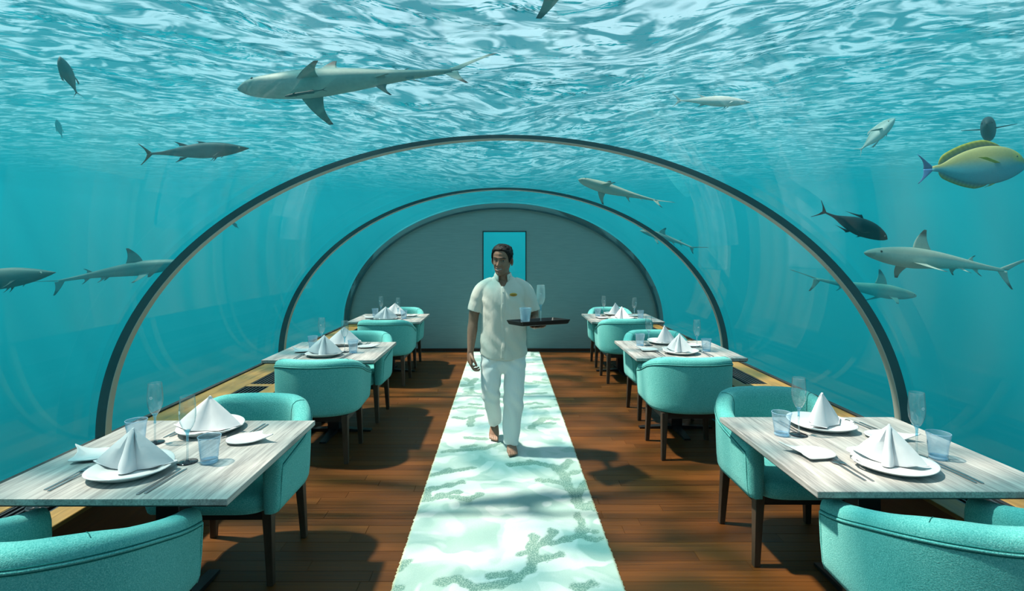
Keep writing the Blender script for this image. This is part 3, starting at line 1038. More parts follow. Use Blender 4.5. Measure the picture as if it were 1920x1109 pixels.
def make_flute(label=None):
    root = thing('champagne_flute', label, 'glass')
    bowl = [(.005, .128), (.013, .139), (.022, .154), (.030, .175), (.0335, .200), (.0335, .222), (.0315, .252), (.0292, .285)]
    inner = [(r - .0013, z) for r, z in bowl[::-1][:-1]] + [(.003, .143)]
    MB().lathe(bowl + [(.0288, .2865)] + inner, 32).build('bowl', M['glass'], root)
    MB().lathe([(.0055, .095), (.0046, .105), (.0052, .118), (.0075, .1295), (.0130, .1385)][::1] , 20).build('stem_tip', M['stemglass'], root)
    MB().lathe([(.0052, .006), (.0042, .02), (.0040, .06), (.0044, .085), (.0054, .0948)], 16).build('stem', M['stemclear'], root)
    MB().lathe([(.0395, 0), (.0408, .0012), (.0402, .0030), (.022, .0042), (.010, .0062), (.0050, .0095)], 36).build('base', M['blackglass'], root)
    # etched flower emblem on the bowl
    e = MB()
    def onbowl(a, z):
        r = np.interp(z, [p[1] for p in bowl], [p[0] for p in bowl]) + .0003
        return (r * math.cos(a), r * math.sin(a), z)
    a0 = -PI / 2 - 0.25
    def blob(da, dz, s_):
        c = [onbowl(a0 + (da + s_ * math.cos(q)) / .0325, .222 + dz + s_ * math.sin(q)) for q in [2 * PI * i / 6 for i in range(6)]]
        e.add(c, [tuple(range(6))])
    for i in range(9):
        q = 2 * PI * i / 9
        blob(.0058 * math.cos(q), .0058 * math.sin(q), .0017)
        blob(.0033 * math.cos(q + .3), .0033 * math.sin(q + .3), .0009)
    blob(0, 0, .0011)
    e.build('etched_flower', M['etch'], root, smooth=False)
    return root
def make_tumbler(label=None):
    root = thing('water_tumbler', label, 'glass')
    seg = 32
    def wob(prof, amp=.0012):
        rings = []
        for r, z in prof:
            rings.append([((r + amp * math.sin(3 * 2 * PI * j / seg + z * 60) * min(1, z / .03)) * math.cos(2 * PI * j / seg), (r + amp * math.sin(3 * 2 * PI * j / seg + z * 60) * min(1, z / .03)) * math.sin(2 * PI * j / seg), z) for j in range(seg)])
        return rings
    prof = [(.0350, .0135), (.0365, .03), (.0395, .06), (.0430, .09), (.0462, .112), (.0455, .1145), (.0440, .112), (.0408, .09), (.0372, .06), (.0342, .03), (.0325, .016)]
    MB().rings(wob(prof)).build('wall', M['blueglass'], root)
    MB().lathe([(.029, 0), (.0335, .0015), (.0350, .006), (.0350, .0133), (.030, .0137), (.010, .0125), (.001, .012)], 28).build('base', M['bluebase'], root)
    MB().tube([(.0459 * math.cos(2 * PI * j / 32), .0459 * math.sin(2 * PI * j / 32), .1135) for j in range(33)], .0013, 5).build('rim', M['bluebase'], root)
    return root

plate0, bread0, napkin0, fork0, knife0 = make_plate(), make_bread(), make_napkin(), make_fork(), make_knife()
flute0, tumbler0 = make_flute(), make_tumbler()
used = set()
def put(o, x, y, z, rz, label, cat, group):
    if o.name in used: c = copy_tree(o)
    else:
        c = o; used.add(o.name)
    c.location = (x, y, z); c.rotation_euler = (0, 0, rz)
    return tag(c, label, cat, group)
for sd, pl, tx, ty in TABLES:
    for which in ('near', 'far'):
        rot = 0.0 if which == 'near' else PI
        cs, sn = math.cos(rot), math.sin(rot)
        Z = TOPZ + 0.0004
        where = f'{which} side of the {pl} table, {sd} row'
        def at(lx, ly): return tx + cs * lx - sn * ly, ty + sn * lx + cs * ly
        if sd == 'left':
            P = dict(plate=(-.045, -.215), bread=(-.315, -.060), flute=(.130, -.118), tumb=(.225, -.118), fork=((-.250, -.285), (-.228, -.295)), knife=((.135, -.315), (.158, -.305)))
            if pl != 'front': P = dict(plate=(-.02, -.25), bread=(-.27, -.075), flute=(.12, -.10), tumb=(.205, -.13), fork=((-.225, -.300), (-.203, -.305)), knife=((.180, -.300), (.202, -.295)))
            if which == 'far': P['bread'] = (-.26, -.15); P['flute'] = (.165, -.118); P['tumb'] = (.245, -.105); P['plate'] = (-.0, -.30)
            nrot, prot, brot = 0.0 if which == 'near' else PI, 1.9, 0.15 if which == 'near' else 0.35
        else:
            P = dict(plate=(-.03, -.225), bread=(-.285, -.098), flute=(.165, -.115), tumb=(.245, -.135), fork=((-.240, -.262), (-.212, -.268)), knife=((.182, -.275), (.205, -.280)))
            if which == 'far': P['plate'] = (.01, -.30); P['bread'] = (-.20, -.13); P['flute'] = (.205, -.165); P['tumb'] = (.290, -.165)
            nrot, prot, brot = -.78 if which == 'near' else PI + .55, 2.75, 0.05
        jit = lambda s_: 0.0 if pl == 'front' else rng.uniform(-s_, s_)
        x, y = at(*P['plate'])
        put(plate0, x, y, Z, rot + prot + jit(.2), f'white shell-shaped dinner plate under a folded napkin, {where}', 'plate', 'dinner plates on the tables')
        nap = put(napkin0, x, y + (0.01 if which == 'near' else -.005), Z + .0090, nrot + jit(.15), f'white linen napkin folded to a standing pyramid, {where}', 'napkin', 'pyramid napkins on the plates')
        nap.scale = (.78, .95, 1.0) if sd == 'right' else (1, 1, 1)
        x, y = at(*P['bread'])
        put(bread0, x, y, Z, rot + brot + jit(.25), f'small white fan-shaped bread plate, {where}', 'plate', 'bread plates on the tables')
        x, y = at(*P['flute'])
        put(flute0, x, y, Z, rng.uniform(-.4, .4) + (0 if sd == 'left' else .5), f'clear champagne flute with a black foot, {where}', 'glass', 'champagne flutes on the tables')
        x, y = at(*P['tumb'])
        put(tumbler0, x, y, Z, rng.uniform(0, 6), f'pale blue glass water tumbler, {where}', 'glass', 'blue tumblers on the tables')
        for k, (lx, ly) in enumerate(P['fork']):
            x, y = at(lx, ly)
            put(fork0, x, y, Z, rot + (.06 if sd == 'right' else -.05) + jit(.05), f'{("outer", "inner")[k]} steel fork beside the dinner plate, {where}', 'fork', 'forks on the tables')
        for k, (lx, ly) in enumerate(P['knife']):
            x, y = at(lx, ly)
            put(knife0, x, y, Z, rot + (.04 if sd == 'right' else -.08) + jit(.05), f'{("inner", "outer")[k]} steel knife beside the dinner plate, {where}', 'knife', 'knives on the tables')

# ------------------------------------------------------------------ fish and sharks
def fish_mat(name, rough=0.55, spec=0.18):
    t = NT(name)
    at = t.n('Attribute'); at.attribute_name = 'skin'
    n = t.noise(t.coords('Object'), 60, 2)
    c = t.mix(t.maprange(n, .3, .7, 0, .25), at.outputs['Color'], (0.5, 0.55, 0.55), 'MULTIPLY')
    return t.done(t.bsdf(c, rough, 0, spec))
M['fish'] = fish_mat('fish_skin')
M['eye'] = plain('fish_eye', (0.01, 0.012, 0.012), 0.15)
M['eyering'] = plain('fish_eye_ring', (0.5, 0.5, 0.42), 0.3)

def colored(o, cols):
    ca = o.data.color_attributes.new('skin', 'FLOAT_COLOR', 'POINT')
    arr = np.ones((len(o.data.vertices), 4), np.float32)
    arr[:, :3] = np.array(cols, np.float32)
    ca.data.foreach_set('color', arr.ravel())

def lerp3(a, b, t):
    return tuple(a[i] + (b[i] - a[i]) * t for i in range(3))

class Fish:
    """local axes: +x towards the head, +z up; body length 1 from nose (x=0.5) to tail root; scaled on placing"""
    def __init__(s, name, label, prof, back, belly, spine=None, nring=40, line=0.15, soft=0.25, marks=None, lenf=1.0, group=None):
        s.root = thing(name, label, 'shark' if 'shark' in name else 'fish', group=group)
        s.spine = spine or (lambda u: (0.0, 0.0))
        us = [p[0] for p in prof]
        top = [p[1] for p in prof]; bot = [p[2] for p in prof]; wid = [p[3] for p in prof]
        s.us, s.top, s.bot, s.wid, s.lenf = us, top, bot, wid, lenf
        rings, cols = [], []
        m = 28
        def smooth_interp(u, ys):
            # monotone-ish cubic through the control rows
            i = max(0, min(len(us) - 2, int(np.searchsorted(us, u)) - 1))
            h = us[i + 1] - us[i]
            q = (u - us[i]) / h
            def sl(k):
                if k == 0: return (ys[1] - ys[0]) / (us[1] - us[0])
                if k == len(us) - 1: return (ys[-1] - ys[-2]) / (us[-1] - us[-2])
                return (ys[k + 1] - ys[k - 1]) / (us[k + 1] - us[k - 1])
            a, b = ys[i], ys[i + 1]
            q2, q3 = q * q, q ** 3
            return a * (2 * q3 - 3 * q2 + 1) + sl(i) * h * (q3 - 2 * q2 + q) + b * (-2 * q3 + 3 * q2) + sl(i + 1) * h * (q3 - q2)
        s.si = smooth_interp
        for k in range(nring + 1):
            u = (k / nring)
            u = 0.5 * u + 0.5 * u * u if u < 1 else 1.0
            t_, b_, w_ = smooth_interp(u, top), smooth_interp(u, bot), max(0.0015, smooth_interp(u, wid))
            sy, sz = s.spine(u)
            zc, hh = (t_ + b_) / 2, max(0.0015, (t_ - b_) / 2)
            r = []
            for j in range(m):
                a = 2 * PI * j / m
                ca, sa = math.cos(a), math.sin(a)
                y = w_ * math.copysign(abs(ca) ** 0.9, ca)
                z = zc + hh * math.copysign(abs(sa) ** 0.95, sa)
                r.append((0.5 - u, y + sy, z + sz))
                f = float(sstep(line - soft, line + soft, sa))
                c = lerp3(belly, back, f)
                if marks: c = marks(u, sa, ca, c)
                cols.append(c)
            rings.append(r)
        mb = MB().rings(rings)
        o = mb.build('body', M['fish'], s.root)
        colored(o, cols)
        s.body = o
    def at(s, u, v, side=0.0):
        """point on the body: v in -1..1 from belly to back on the flank, side -1/+1"""
        t_, b_, w_ = s.si(u, s.top), s.si(u, s.bot), s.si(u, s.wid)
        sy, sz = s.spine(u)
        zc, hh = (t_ + b_) / 2, (t_ - b_) / 2
        return Vector((0.5 - u, sy + side * w_ * math.sqrt(max(0, 1 - v * v)), zc + hh * v + sz))
    def fin(s, name, origin, lead, span, S, c0, c1=None, tip=0.0, sweep=0.0, trail=0.0, belly=0.25, th=0.012, tipfrom=0.6, notch=0.0, root_edge=None, n=10, m=9, notail=False):
        """lead: chord at the root (along -x); S: span direction; sweep: how far the tip lies back; trail: trailing edge scoop; tip: tip chord"""
        S = Vector(S).normalized()
        X = Vector((-1, 0, 0))
        Nn = X.cross(S).normalized()
        grids = [[], []]
        cols = []
        V, Fc = [], []
        c1 = c1 or c0
        for i in range(n + 1):
            q = i / n
            l0 = sweep * (q ** (1.0 + belly)) - belly * 0.0 * q
            le = sweep * q - belly * lead * math.sin(PI * q) * 0.35
            te = lead + (sweep + tip - lead) * q - trail * math.sin(PI * q) * lead
            if te < le + 0.0015: te = le + 0.0015
            for j in range(m):
                k = j / (m - 1)
                a = le + (te - le) * k
                t_ = th * (math.sin(PI * min(1, k ** 0.7)) + 0.03) * (1 - 0.85 * q) * lead
                P = Vector(origin) + X * a + S * (span * q)
                grids[0].append(P + Nn * t_); grids[1].append(P - Nn * t_)
        V = grids[0] + grids[1]
        N0 = len(grids[0])
        for i in range(n):
            for j in range(m - 1):
                a = i * m + j
                Fc.append((a, a + 1, a + m + 1, a + m))
                Fc.append((N0 + a, N0 + a + m, N0 + a + m + 1, N0 + a + 1))
        for i in range(n):
            a = i * m; Fc.append((a, a + m, N0 + a + m, N0 + a))
            a = i * m + m - 1; Fc.append((a, N0 + a, N0 + a + m, a + m))
        for j in range(m - 1):
            a = n * m + j; Fc.append((a, a + 1, N0 + a + 1, N0 + a))
            a = j; Fc.append((a, N0 + a, N0 + a + 1, a + 1))
        o = obj(name, V, Fc, M['fish'], s.root)
        cc = []
        for g in (0, 1):
            for i in range(n + 1):
                q = i / n
                for j in range(m):
                    f = float(sstep(tipfrom, tipfrom + 0.22, q + 0.05 * (j / (m - 1))))
                    cc.append(lerp3(c0, c1, f))
        colored(o, cc)
        return o
    def eyes(s, u, v, r=0.012, ring=None):
        for sd in (-1, 1):
            p = s.at(u, v, sd)
            e = MB().lathe([(r * math.sin(PI * k / 8) + 1e-5, -r * math.cos(PI * k / 8)) for k in range(9)], 12).build('eye', ring or M['eyering'], s.root, loc=p - Vector((0, sd * r * .45, 0)))
            q = MB().lathe([(r * .62 * math.sin(PI * k / 6) + 1e-5, -r * .62 * math.cos(PI * k / 6)) for k in range(7)], 10).build('pupil', M['eye'], e, loc=(0, sd * r * .5, 0))
    def place(s, head, tail, roll=0.0, scale=None, span=1.0):
        """span: overall length nose..tail tip in body lengths"""
        Hd, Tl = Vector(head), Vector(tail)
        fwd = (Hd - Tl)
        L = fwd.length / span
        f = fwd.normalized()
        up = Vector((0, 0, 1))
        if abs(f.z) > .93: up = Vector((0, -1, 0.0))
        side = up.cross(f).normalized()
        upv = f.cross(side).normalized()
        R = Matrix((f, side, upv)).transposed()
        R = R @ Matrix.Rotation(roll, 3, 'X')
        mid = Hd - f * (L * 0.5)
        s.root.matrix_world = Matrix.Translation(mid) @ R.to_4x4() @ Matrix.Diagonal((L, L, L, 1))
        return s

# ---- sharks
SH = [(0.0, .004, -.004, .006), (.03, .020, -.016, .030), (.08, .036, -.030, .048), (.16, .050, -.048, .058), (.27, .062, -.060, .066), (.36, .066, -.062, .066), (.50, .058, -.050, .055),
      (.65, .042, -.034, .038), (.78, .027, -.021, .025), (.90, .017, -.013, .016), (1.0, .012, -.009, .010)]
BLACK = (0.012, 0.016, 0.018)
def shark(label, back, belly, bend=(0.0, 0.0), droop=0.0, wag=0.0, pec=(1.0, -0.55), fin_mid=None, tail_up=0.75, group='sharks around the tunnel', first=True, line=0.05, gill=True):
    def spine(u):
        return (bend[0] * (u - .4) ** 2 * (1 if u > .4 else .35) + bend[1] * math.sin(PI * u), droop * max(0, u - .5) ** 2)
    def marks(u, sa, ca, c):
        if gill and .15 < u < .215 and -.55 < sa < .45:
            k = (u - .15) / .013
            if abs(k - round(k)) < .22: c = lerp3(c, BLACK, .45)
        if u < .05: c = lerp3(c, back, .4)
        return c
    f = Fish('reef_shark', label, SH, back, belly, spine, nring=64, line=line, soft=.3, marks=marks, group=group)
    fm = fin_mid or lerp3(back, belly, .25)
    o = f.at(.34, .93)
    f.fin('dorsal_fin', o, .135, .130, (-.05, 0, 1), fm, BLACK, tip=.020, sweep=.085, trail=.10, belly=.35, tipfrom=.60)
    o = f.at(.735, .9)
    f.fin('second_dorsal_fin', o, .05, .038, (-.2, 0, 1), fm, BLACK, tip=.012, sweep=.05, trail=.3, tipfrom=.6)
    for sd in (-1, 1):
        o = f.at(.27, -.55, sd * .85)
        f.fin('pectoral_fin', o, .105, .140, (-.05, sd * pec[0], pec[1]), fm, BLACK, tip=.022, sweep=.10, trail=.16, belly=.3, tipfrom=.78)
        o = f.at(.62, -.75, sd * .7)
        f.fin('pelvic_fin', o, .06, .055, (-.2, sd * .7, -.7), fm, BLACK, tip=.012, sweep=.055, trail=.25, tipfrom=.7)
    o = f.at(.765, -.85)
    f.fin('anal_fin', o, .05, .045, (-.25, 0, -1), fm, BLACK, tip=.010, sweep=.055, trail=.3, tipfrom=.55)
    sy, sz = spine(1.0)
    yd = wag
    tip_o = Vector((-.49, sy, sz))
    f.fin('tail_fin', Vector((-.455, sy, sz + .004)), .085, .30, (-1, yd, tail_up), fm, BLACK, tip=.045, sweep=.0, trail=.22, belly=.1, tipfrom=.80, th=.02)
    f.fin('tail_fin', Vector((-.455, sy, sz - .002)), .080, .13, (-.55, yd * .4, -1), fm, BLACK, tip=.015, sweep=.035, trail=.15, tipfrom=.6, th=.02)
    f.eyes(.075, .15, .0075, M['eye'])
    return f

G1, G1b = (0.13, 0.235, 0.225), (0.29, 0.41, 0.385)
G2, G2b = (0.25, 0.33, 0.295), (0.58, 0.64, 0.57)
big = shark('large grey reef shark gliding overhead toward the left, remora under its belly', G1, G1b, bend=(.02, 0), droop=.0, wag=.0, tail_up=.50)
big.place(pt(446, 168, 3.55), pt(846, 136, 3.8), roll=.72, span=1.0)
shark('pale blacktip reef shark swimming left beside the right rib, below the dark trevally', G2, G2b, droop=-.05, tail_up=.40).place(pt(1621, 474, 4.3), pt(1880, 504, 4.5), roll=.15, span=1.0)
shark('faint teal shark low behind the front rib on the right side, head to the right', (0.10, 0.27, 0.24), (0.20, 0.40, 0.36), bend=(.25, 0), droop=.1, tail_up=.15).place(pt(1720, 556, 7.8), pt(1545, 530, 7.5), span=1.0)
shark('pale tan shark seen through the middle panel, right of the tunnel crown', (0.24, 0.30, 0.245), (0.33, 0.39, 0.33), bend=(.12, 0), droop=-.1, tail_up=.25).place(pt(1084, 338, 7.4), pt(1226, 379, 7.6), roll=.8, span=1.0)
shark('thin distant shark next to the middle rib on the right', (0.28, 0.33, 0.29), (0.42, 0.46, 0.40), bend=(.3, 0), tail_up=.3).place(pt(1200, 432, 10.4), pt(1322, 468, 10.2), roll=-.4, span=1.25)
shark('grey shark whose head passes behind the front rib on the left side', (0.06, 0.17, 0.17), (0.13, 0.27, 0.26), droop=-.05, tail_up=.10).place(pt(350, 492, 6.6), pt(110, 525, 6.3), roll=.1, span=1.0)
# the shark above the picture: only a pectoral fin hangs into view
sh = shark('shark passing right overhead, only its black-tipped pectoral fin in view', (0.26, 0.28, 0.25), (0.45, 0.46, 0.40), pec=(.30, -1.0))
sh.root.matrix_world = Matrix.Translation(pt(962, -72, 3.35)) @ Matrix.Rotation(PI * .04, 4, 'Z') @ Matrix.Diagonal((1.7, 1.7, 1.7, 1))

# ---- bony fish
def tailfork(f, c, span=.2, chord=.07, fork=.25, ang=.75, c1=None, wag=0.0):
    sy, sz = f.spine(1.0)
    for sgn, nm in ((1, 'tail_fin'), (-1, 'tail_fin')):
        f.fin(nm, Vector((-.47, sy, sz)), chord, span, (-1, wag, sgn * ang), c, c1 or c, tip=.012, sweep=0.0, trail=fork, belly=.1, th=.03, tipfrom=.75)

TORP = [(0, .002, -.004, .004), (.05, .018, -.020, .018), (.15, .046, -.046, .040), (.30, .074, -.070, .058), (.45, .080, -.076, .060), (.60, .066, -.062, .048), (.75, .040, -.038, .030), (.88, .018, -.018, .014), (1, .011, -.011, .008)]
def slender(label, name, back, belly, finc, prof=TORP, bend=0.0, wag=0.0, tail=.17, ang=.8, line=0.0, dorsal2=True):
    f = Fish(name, label, prof, back, belly, (lambda u: (bend * (u - .4) ** 2, 0.0)), nring=48, line=line, soft=.45)
    f.fin('dorsal_fin', f.at(.40, .9), .12, .030, (-.5, 0, 1), finc, tip=.02, sweep=.10, trail=.2)
    f.fin('second_dorsal_fin', f.at(.60, .9), .10, .055, (-.7, 0, 1), finc, tip=.02, sweep=.10, trail=.15)
    f.fin('anal_fin', f.at(.62, -.9), .09, .060, (-.8, 0, -1), finc, tip=.015, sweep=.09, trail=.15)
    for sd in (-1, 1):
        f.fin('pectoral_fin', f.at(.25, -.3, sd), .045, .085, (-.75, sd * .5, -.75), finc, tip=.006, sweep=.03, trail=.25)
        f.fin('pelvic_fin', f.at(.33, -.9, sd * .5), .035, .05, (-.6, sd * .3, -1), finc, tip=.006, sweep=.03, trail=.25)
    tailfork(f, finc, tail, .065, .2, ang, wag=wag)
    f.eyes(.09, .25, .010)
    return f
D1 = (0.03, 0.085, 0.095); D2 = (0.07, 0.15, 0.16)
slender('slim dark grey fish swimming right above the left end of the front rib', 'rainbow_runner', D1, D2, (0.04, 0.075, 0.08)).place(pt(467, 278, 3.9), pt(258, 290, 3.9), roll=.1, span=1.13)
slender('silver torpedo fish with a bright flank near the surface, right of the crown', 'silver_fish', (0.38, 0.46, 0.45), (0.62, 0.70, 0.68), (0.28, 0.38, 0.38), line=.2).place(pt(1407, 192, 4.0), pt(1258, 188, 4.05), roll=-.25, span=1.13)
slender('large dark fish entering at the left edge with a sunlit back', 'large_fish', (0.10, 0.17, 0.16), (0.06, 0.12, 0.12), (0.05, 0.1, 0.1)).place(pt(104, 511, 4.1), pt(-170, 545, 4.1), span=1.12)  # sunlight on the back is put into its lighter skin colour

TREV = [(0, .004, -.006, .004), (.04, .050, -.038, .020), (.12, .096, -.072, .038), (.25, .138, -.104, .052), (.40, .148, -.126, .055), (.55, .124, -.114, .046), (.70, .074, -.076, .030), (.85, .024, -.026, .014), (1, .012, -.012, .007)]
f = Fish('trevally', 'black trevally diving to the right outside the right-hand rib', TREV, (0.004, 0.042, 0.054), (0.008, 0.065, 0.08), nring=44, line=-.3, soft=.4)
fc = (0.004, 0.036, 0.046)
f.fin('dorsal_fin', f.at(.46, .95), .30, .10, (-.6, 0, 1), fc, tip=.01, sweep=.09, trail=.55, belly=.2)
f.fin('anal_fin', f.at(.52, -.92), .26, .095, (-.6, 0, -1), fc, tip=.01, sweep=.09, trail=.55, belly=.2)
for sd in (-1, 1):
    f.fin('pectoral_fin', f.at(.28, -.2, sd), .05, .16, (-1, sd * .35, -.35), fc, tip=.006, sweep=.0, trail=.2)
f.fin('pelvic_fin', f.at(.35, -.95), .05, .05, (-.7, 0, -1), fc, tip=.006, sweep=.03, trail=.2)
tailfork(f, fc, .22, .07, .2, .85)
f.eyes(.07, .3, .013)
f.place(pt(1664, 449, 3.7), pt(1527, 390, 3.75), roll=.25, span=1.17)

# the large yellow surgeonfish
SURG = [(0, .012, -.030, .012), (.03, .080, -.068, .026), (.08, .150, -.112, .042), (.18, .218, -.172, .058), (.32, .254, -.218, .066), (.48, .250, -.226, .064), (.64, .206, -.190, .052), (.78, .136, -.126, .036), (.90, .058, -.056, .020), (1, .032, -.032, .012)]
def surg_marks(u, sa, ca, c):
    if u < .16 and sa > .1: c = lerp3(c, (0.46, 0.47, 0.10), .7 * (1 - abs(u - .09) / .09) if abs(u - .09) < .09 else 0)
    return c
f = Fish('surgeonfish', 'big yellow-backed surgeonfish with a blue tail at the right edge', SURG, (0.26, 0.30, 0.13), (0.07, 0.36, 0.46), nring=48, line=.10, soft=.42, marks=surg_marks)
yel = (0.26, 0.31, 0.03); dk = (0.055, 0.10, 0.09)
def long_fin(name, sgn, u0, u1, h, c0, c1):
    n = 26
    V, Fc, cc = [], [], []
    for k in range(n + 1):
        q = k / n
        u = u0 + (u1 - u0) * q
        p = f.at(u, sgn * .985)
        hh = h * (min(1, q / .22) ** .6) * (1 - max(0, (q - .86) / .14) ** 2 * .85)
        for lv in range(4):
            a = hh * lv / 3
            P = p + Vector((-a * .45, 0, sgn * a))
            tk = .006 * (1 - lv / 4)
            V += [(P.x, P.y - tk, P.z), (P.x, P.y + tk, P.z)]
            rib = 0.75 if k % 2 else 1.0
            c = lerp3(c1, c0, lv / 3)
            cc += [tuple(x * rib for x in c)] * 2
    for k in range(n):
        for lv in range(3):
            a = k * 8 + lv * 2; b = a + 8
            Fc += [(a, b, b + 2, a + 2), (a + 1, a + 3, b + 3, b + 1)]
        a = k * 8 + 6; Fc.append((a, a + 8, a + 9, a + 1))
    Fc += [(0, 2, 3, 1), (2, 4, 5, 3), (4, 6, 7, 5)]
    e = n * 8
    Fc += [(e, e + 1, e + 3, e + 2), (e + 2, e + 3, e + 5, e + 4), (e + 4, e + 5, e + 7, e + 6)]
    o = obj(name, V, Fc, M['fish'], f.root); colored(o, cc)
long_fin('dorsal_fin', 1, .26, .93, .085, yel, dk)
long_fin('anal_fin', -1, .40, .93, .060, yel, (0.06, 0.22, 0.30))
for sd in (-1, 1):
    f.fin('pectoral_fin', f.at(.30, .05, sd), .060, .21, (-.9, sd * .35, .34), (0.55, 0.50, 0.01), tip=.085, sweep=0, trail=.0)
    f.fin('pelvic_fin', f.at(.30, -.95, sd * .3), .05, .10, (-.75, sd * .3, -.6), (0.22, 0.38, 0.14), tip=.01, sweep=.04, trail=.2)
tailfork(f, (0.035, 0.13, 0.32), .27, .13, .2, 1.0, wag=-.1)
f.eyes(.115, .52, .012, M['eye'])
MB().tube([(.505, -.016, -.003), (.51, 0, -.002), (.505, .016, -.003)], .010, 8).build('mouth', M['eyering'], f.root)
f.place(pt(1924, 309, 3.35), pt(1716, 318, 3.5), roll=0.0, span=1.19)

# deeper-bodied fish seen obliquely
OVAL = [(0, .006, -.010, .008), (.05, .055, -.050, .034), (.15, .115, -.100, .062), (.30, .160, -.140, .080), (.48, .165, -.145, .080), (.65, .125, -.115, .060), (.80, .064, -.060, .034), (.92, .026, -.026, .016), (1, .020, -.020, .010)]
def oval(name, label, back, belly, fc, h, t_, roll, line=0.0, bend=0.0, pec=.9, ps=.24):
    f = Fish(name, label, OVAL, back, belly, (lambda u: (bend * (u - .3) ** 2, 0.0)), nring=40, line=line, soft=.4)
    f.fin('dorsal_fin', f.at(.30, .96), .42, .055, (-.6, 0, 1), fc, tip=.12, sweep=.22, trail=.1, belly=.3)
    f.fin('anal_fin', f.at(.55, -.95), .25, .05, (-.6, 0, -1), fc, tip=.08, sweep=.12, trail=.1)
    for sd in (-1, 1):
        f.fin('pectoral_fin', f.at(.28, -.1, sd), .09, ps, (-.45 - (.9 - pec), sd * pec, .15), fc, tip=.03, sweep=.0, trail=.05)
    f.fin('pelvic_fin', f.at(.32, -.95), .05, .08, (-.6, 0, -1), fc, tip=.006, sweep=.03, trail=.2)
    tailfork(f, fc, .20, .05, .25, .8)
    f.eyes(.11, .3, .018, M['eye'] if back[0] < .1 else None)
    f.place(h, t_, roll, span=1.15)
    return f
oval('pale_snapper', 'pale blue-white fish swimming up to the right above the surgeonfish', (0.20, 0.34, 0.34), (0.58, 0.78, 0.78), (0.30, 0.45, 0.45), pt(1678, 222, 3.75), pt(1606, 288, 4.05), .15, line=.25)
oval('dark_fish', 'small dark fish facing the camera above the surgeonfish', (0.02, 0.045, 0.055), (0.035, 0.07, 0.08), (0.02, 0.045, 0.055), pt(1850, 232, 3.75), pt(1858, 262, 4.18), 0.0)
oval('dark_fish', 'small dark fish heading up at the upper left corner', (0.03, 0.075, 0.085), (0.07, 0.14, 0.15), (0.03, 0.07, 0.08), pt(112, 106, 3.7), pt(148, 184, 3.75), -.60, pec=.35, ps=.16)
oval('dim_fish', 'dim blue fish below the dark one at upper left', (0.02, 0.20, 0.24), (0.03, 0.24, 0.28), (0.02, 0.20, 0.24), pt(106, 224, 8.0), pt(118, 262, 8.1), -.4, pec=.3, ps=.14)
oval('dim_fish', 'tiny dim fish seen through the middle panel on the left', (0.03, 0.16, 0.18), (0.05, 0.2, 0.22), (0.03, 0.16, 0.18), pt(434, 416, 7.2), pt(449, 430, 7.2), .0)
# remora clinging under the large shark
REM = [(0, .006, -.010, .020), (.08, .024, -.026, .040), (.25, .038, -.040, .046), (.5, .036, -.036, .040), (.75, .022, -.022, .024), (1, .010, -.010, .008)]
f = Fish('remora', 'thin dark remora under the belly of the large overhead shark', REM, (0.016, 0.03, 0.034), (0.05, 0.07, 0.07), nring=30)
rc = (0.016, 0.03, 0.034)
f.fin('dorsal_fin', f.at(.55, .95), .32, .035, (-.5, 0, 1), rc, tip=.05, sweep=.16, trail=.2)
f.fin('anal_fin', f.at(.55, -.95), .32, .035, (-.5, 0, -1), rc, tip=.05, sweep=.16, trail=.2)
for sd in (-1, 1): f.fin('pectoral_fin', f.at(.2, .1, sd), .06, .12, (-.9, sd * .6, 0), rc, tip=.01, sweep=.0, trail=.1)
tailfork(f, rc, .14, .04, .1, .5)
f.eyes(.1, .2, .012)
f.place(pt(534, 181, 3.40), pt(614, 167, 3.46), roll=.3, span=1.12)

# ------------------------------------------------------------------ the waiter
MY = 4.42     # depth of the body axis
def crv(P, n=6):
    """catmull-rom refinement of a list of tuples"""
    P = [np.array(p, float) for p in P]
    out = []
    for i in range(len(P) - 1):
        p0 = P[max(i - 1, 0)]; p1 = P[i]; p2 = P[i + 1]; p3 = P[min(i + 2, len(P) - 1)]
        for k in range(n):
            s = k / n
            out.append(0.5 * (2 * p1 + (p2 - p0) * s + (2 * p0 - 5 * p1 + 4 * p2 - p3) * s * s + (3 * p1 - p0 - 3 * p2 + p3) * s ** 3))
    out.append(P[-1])
    return out

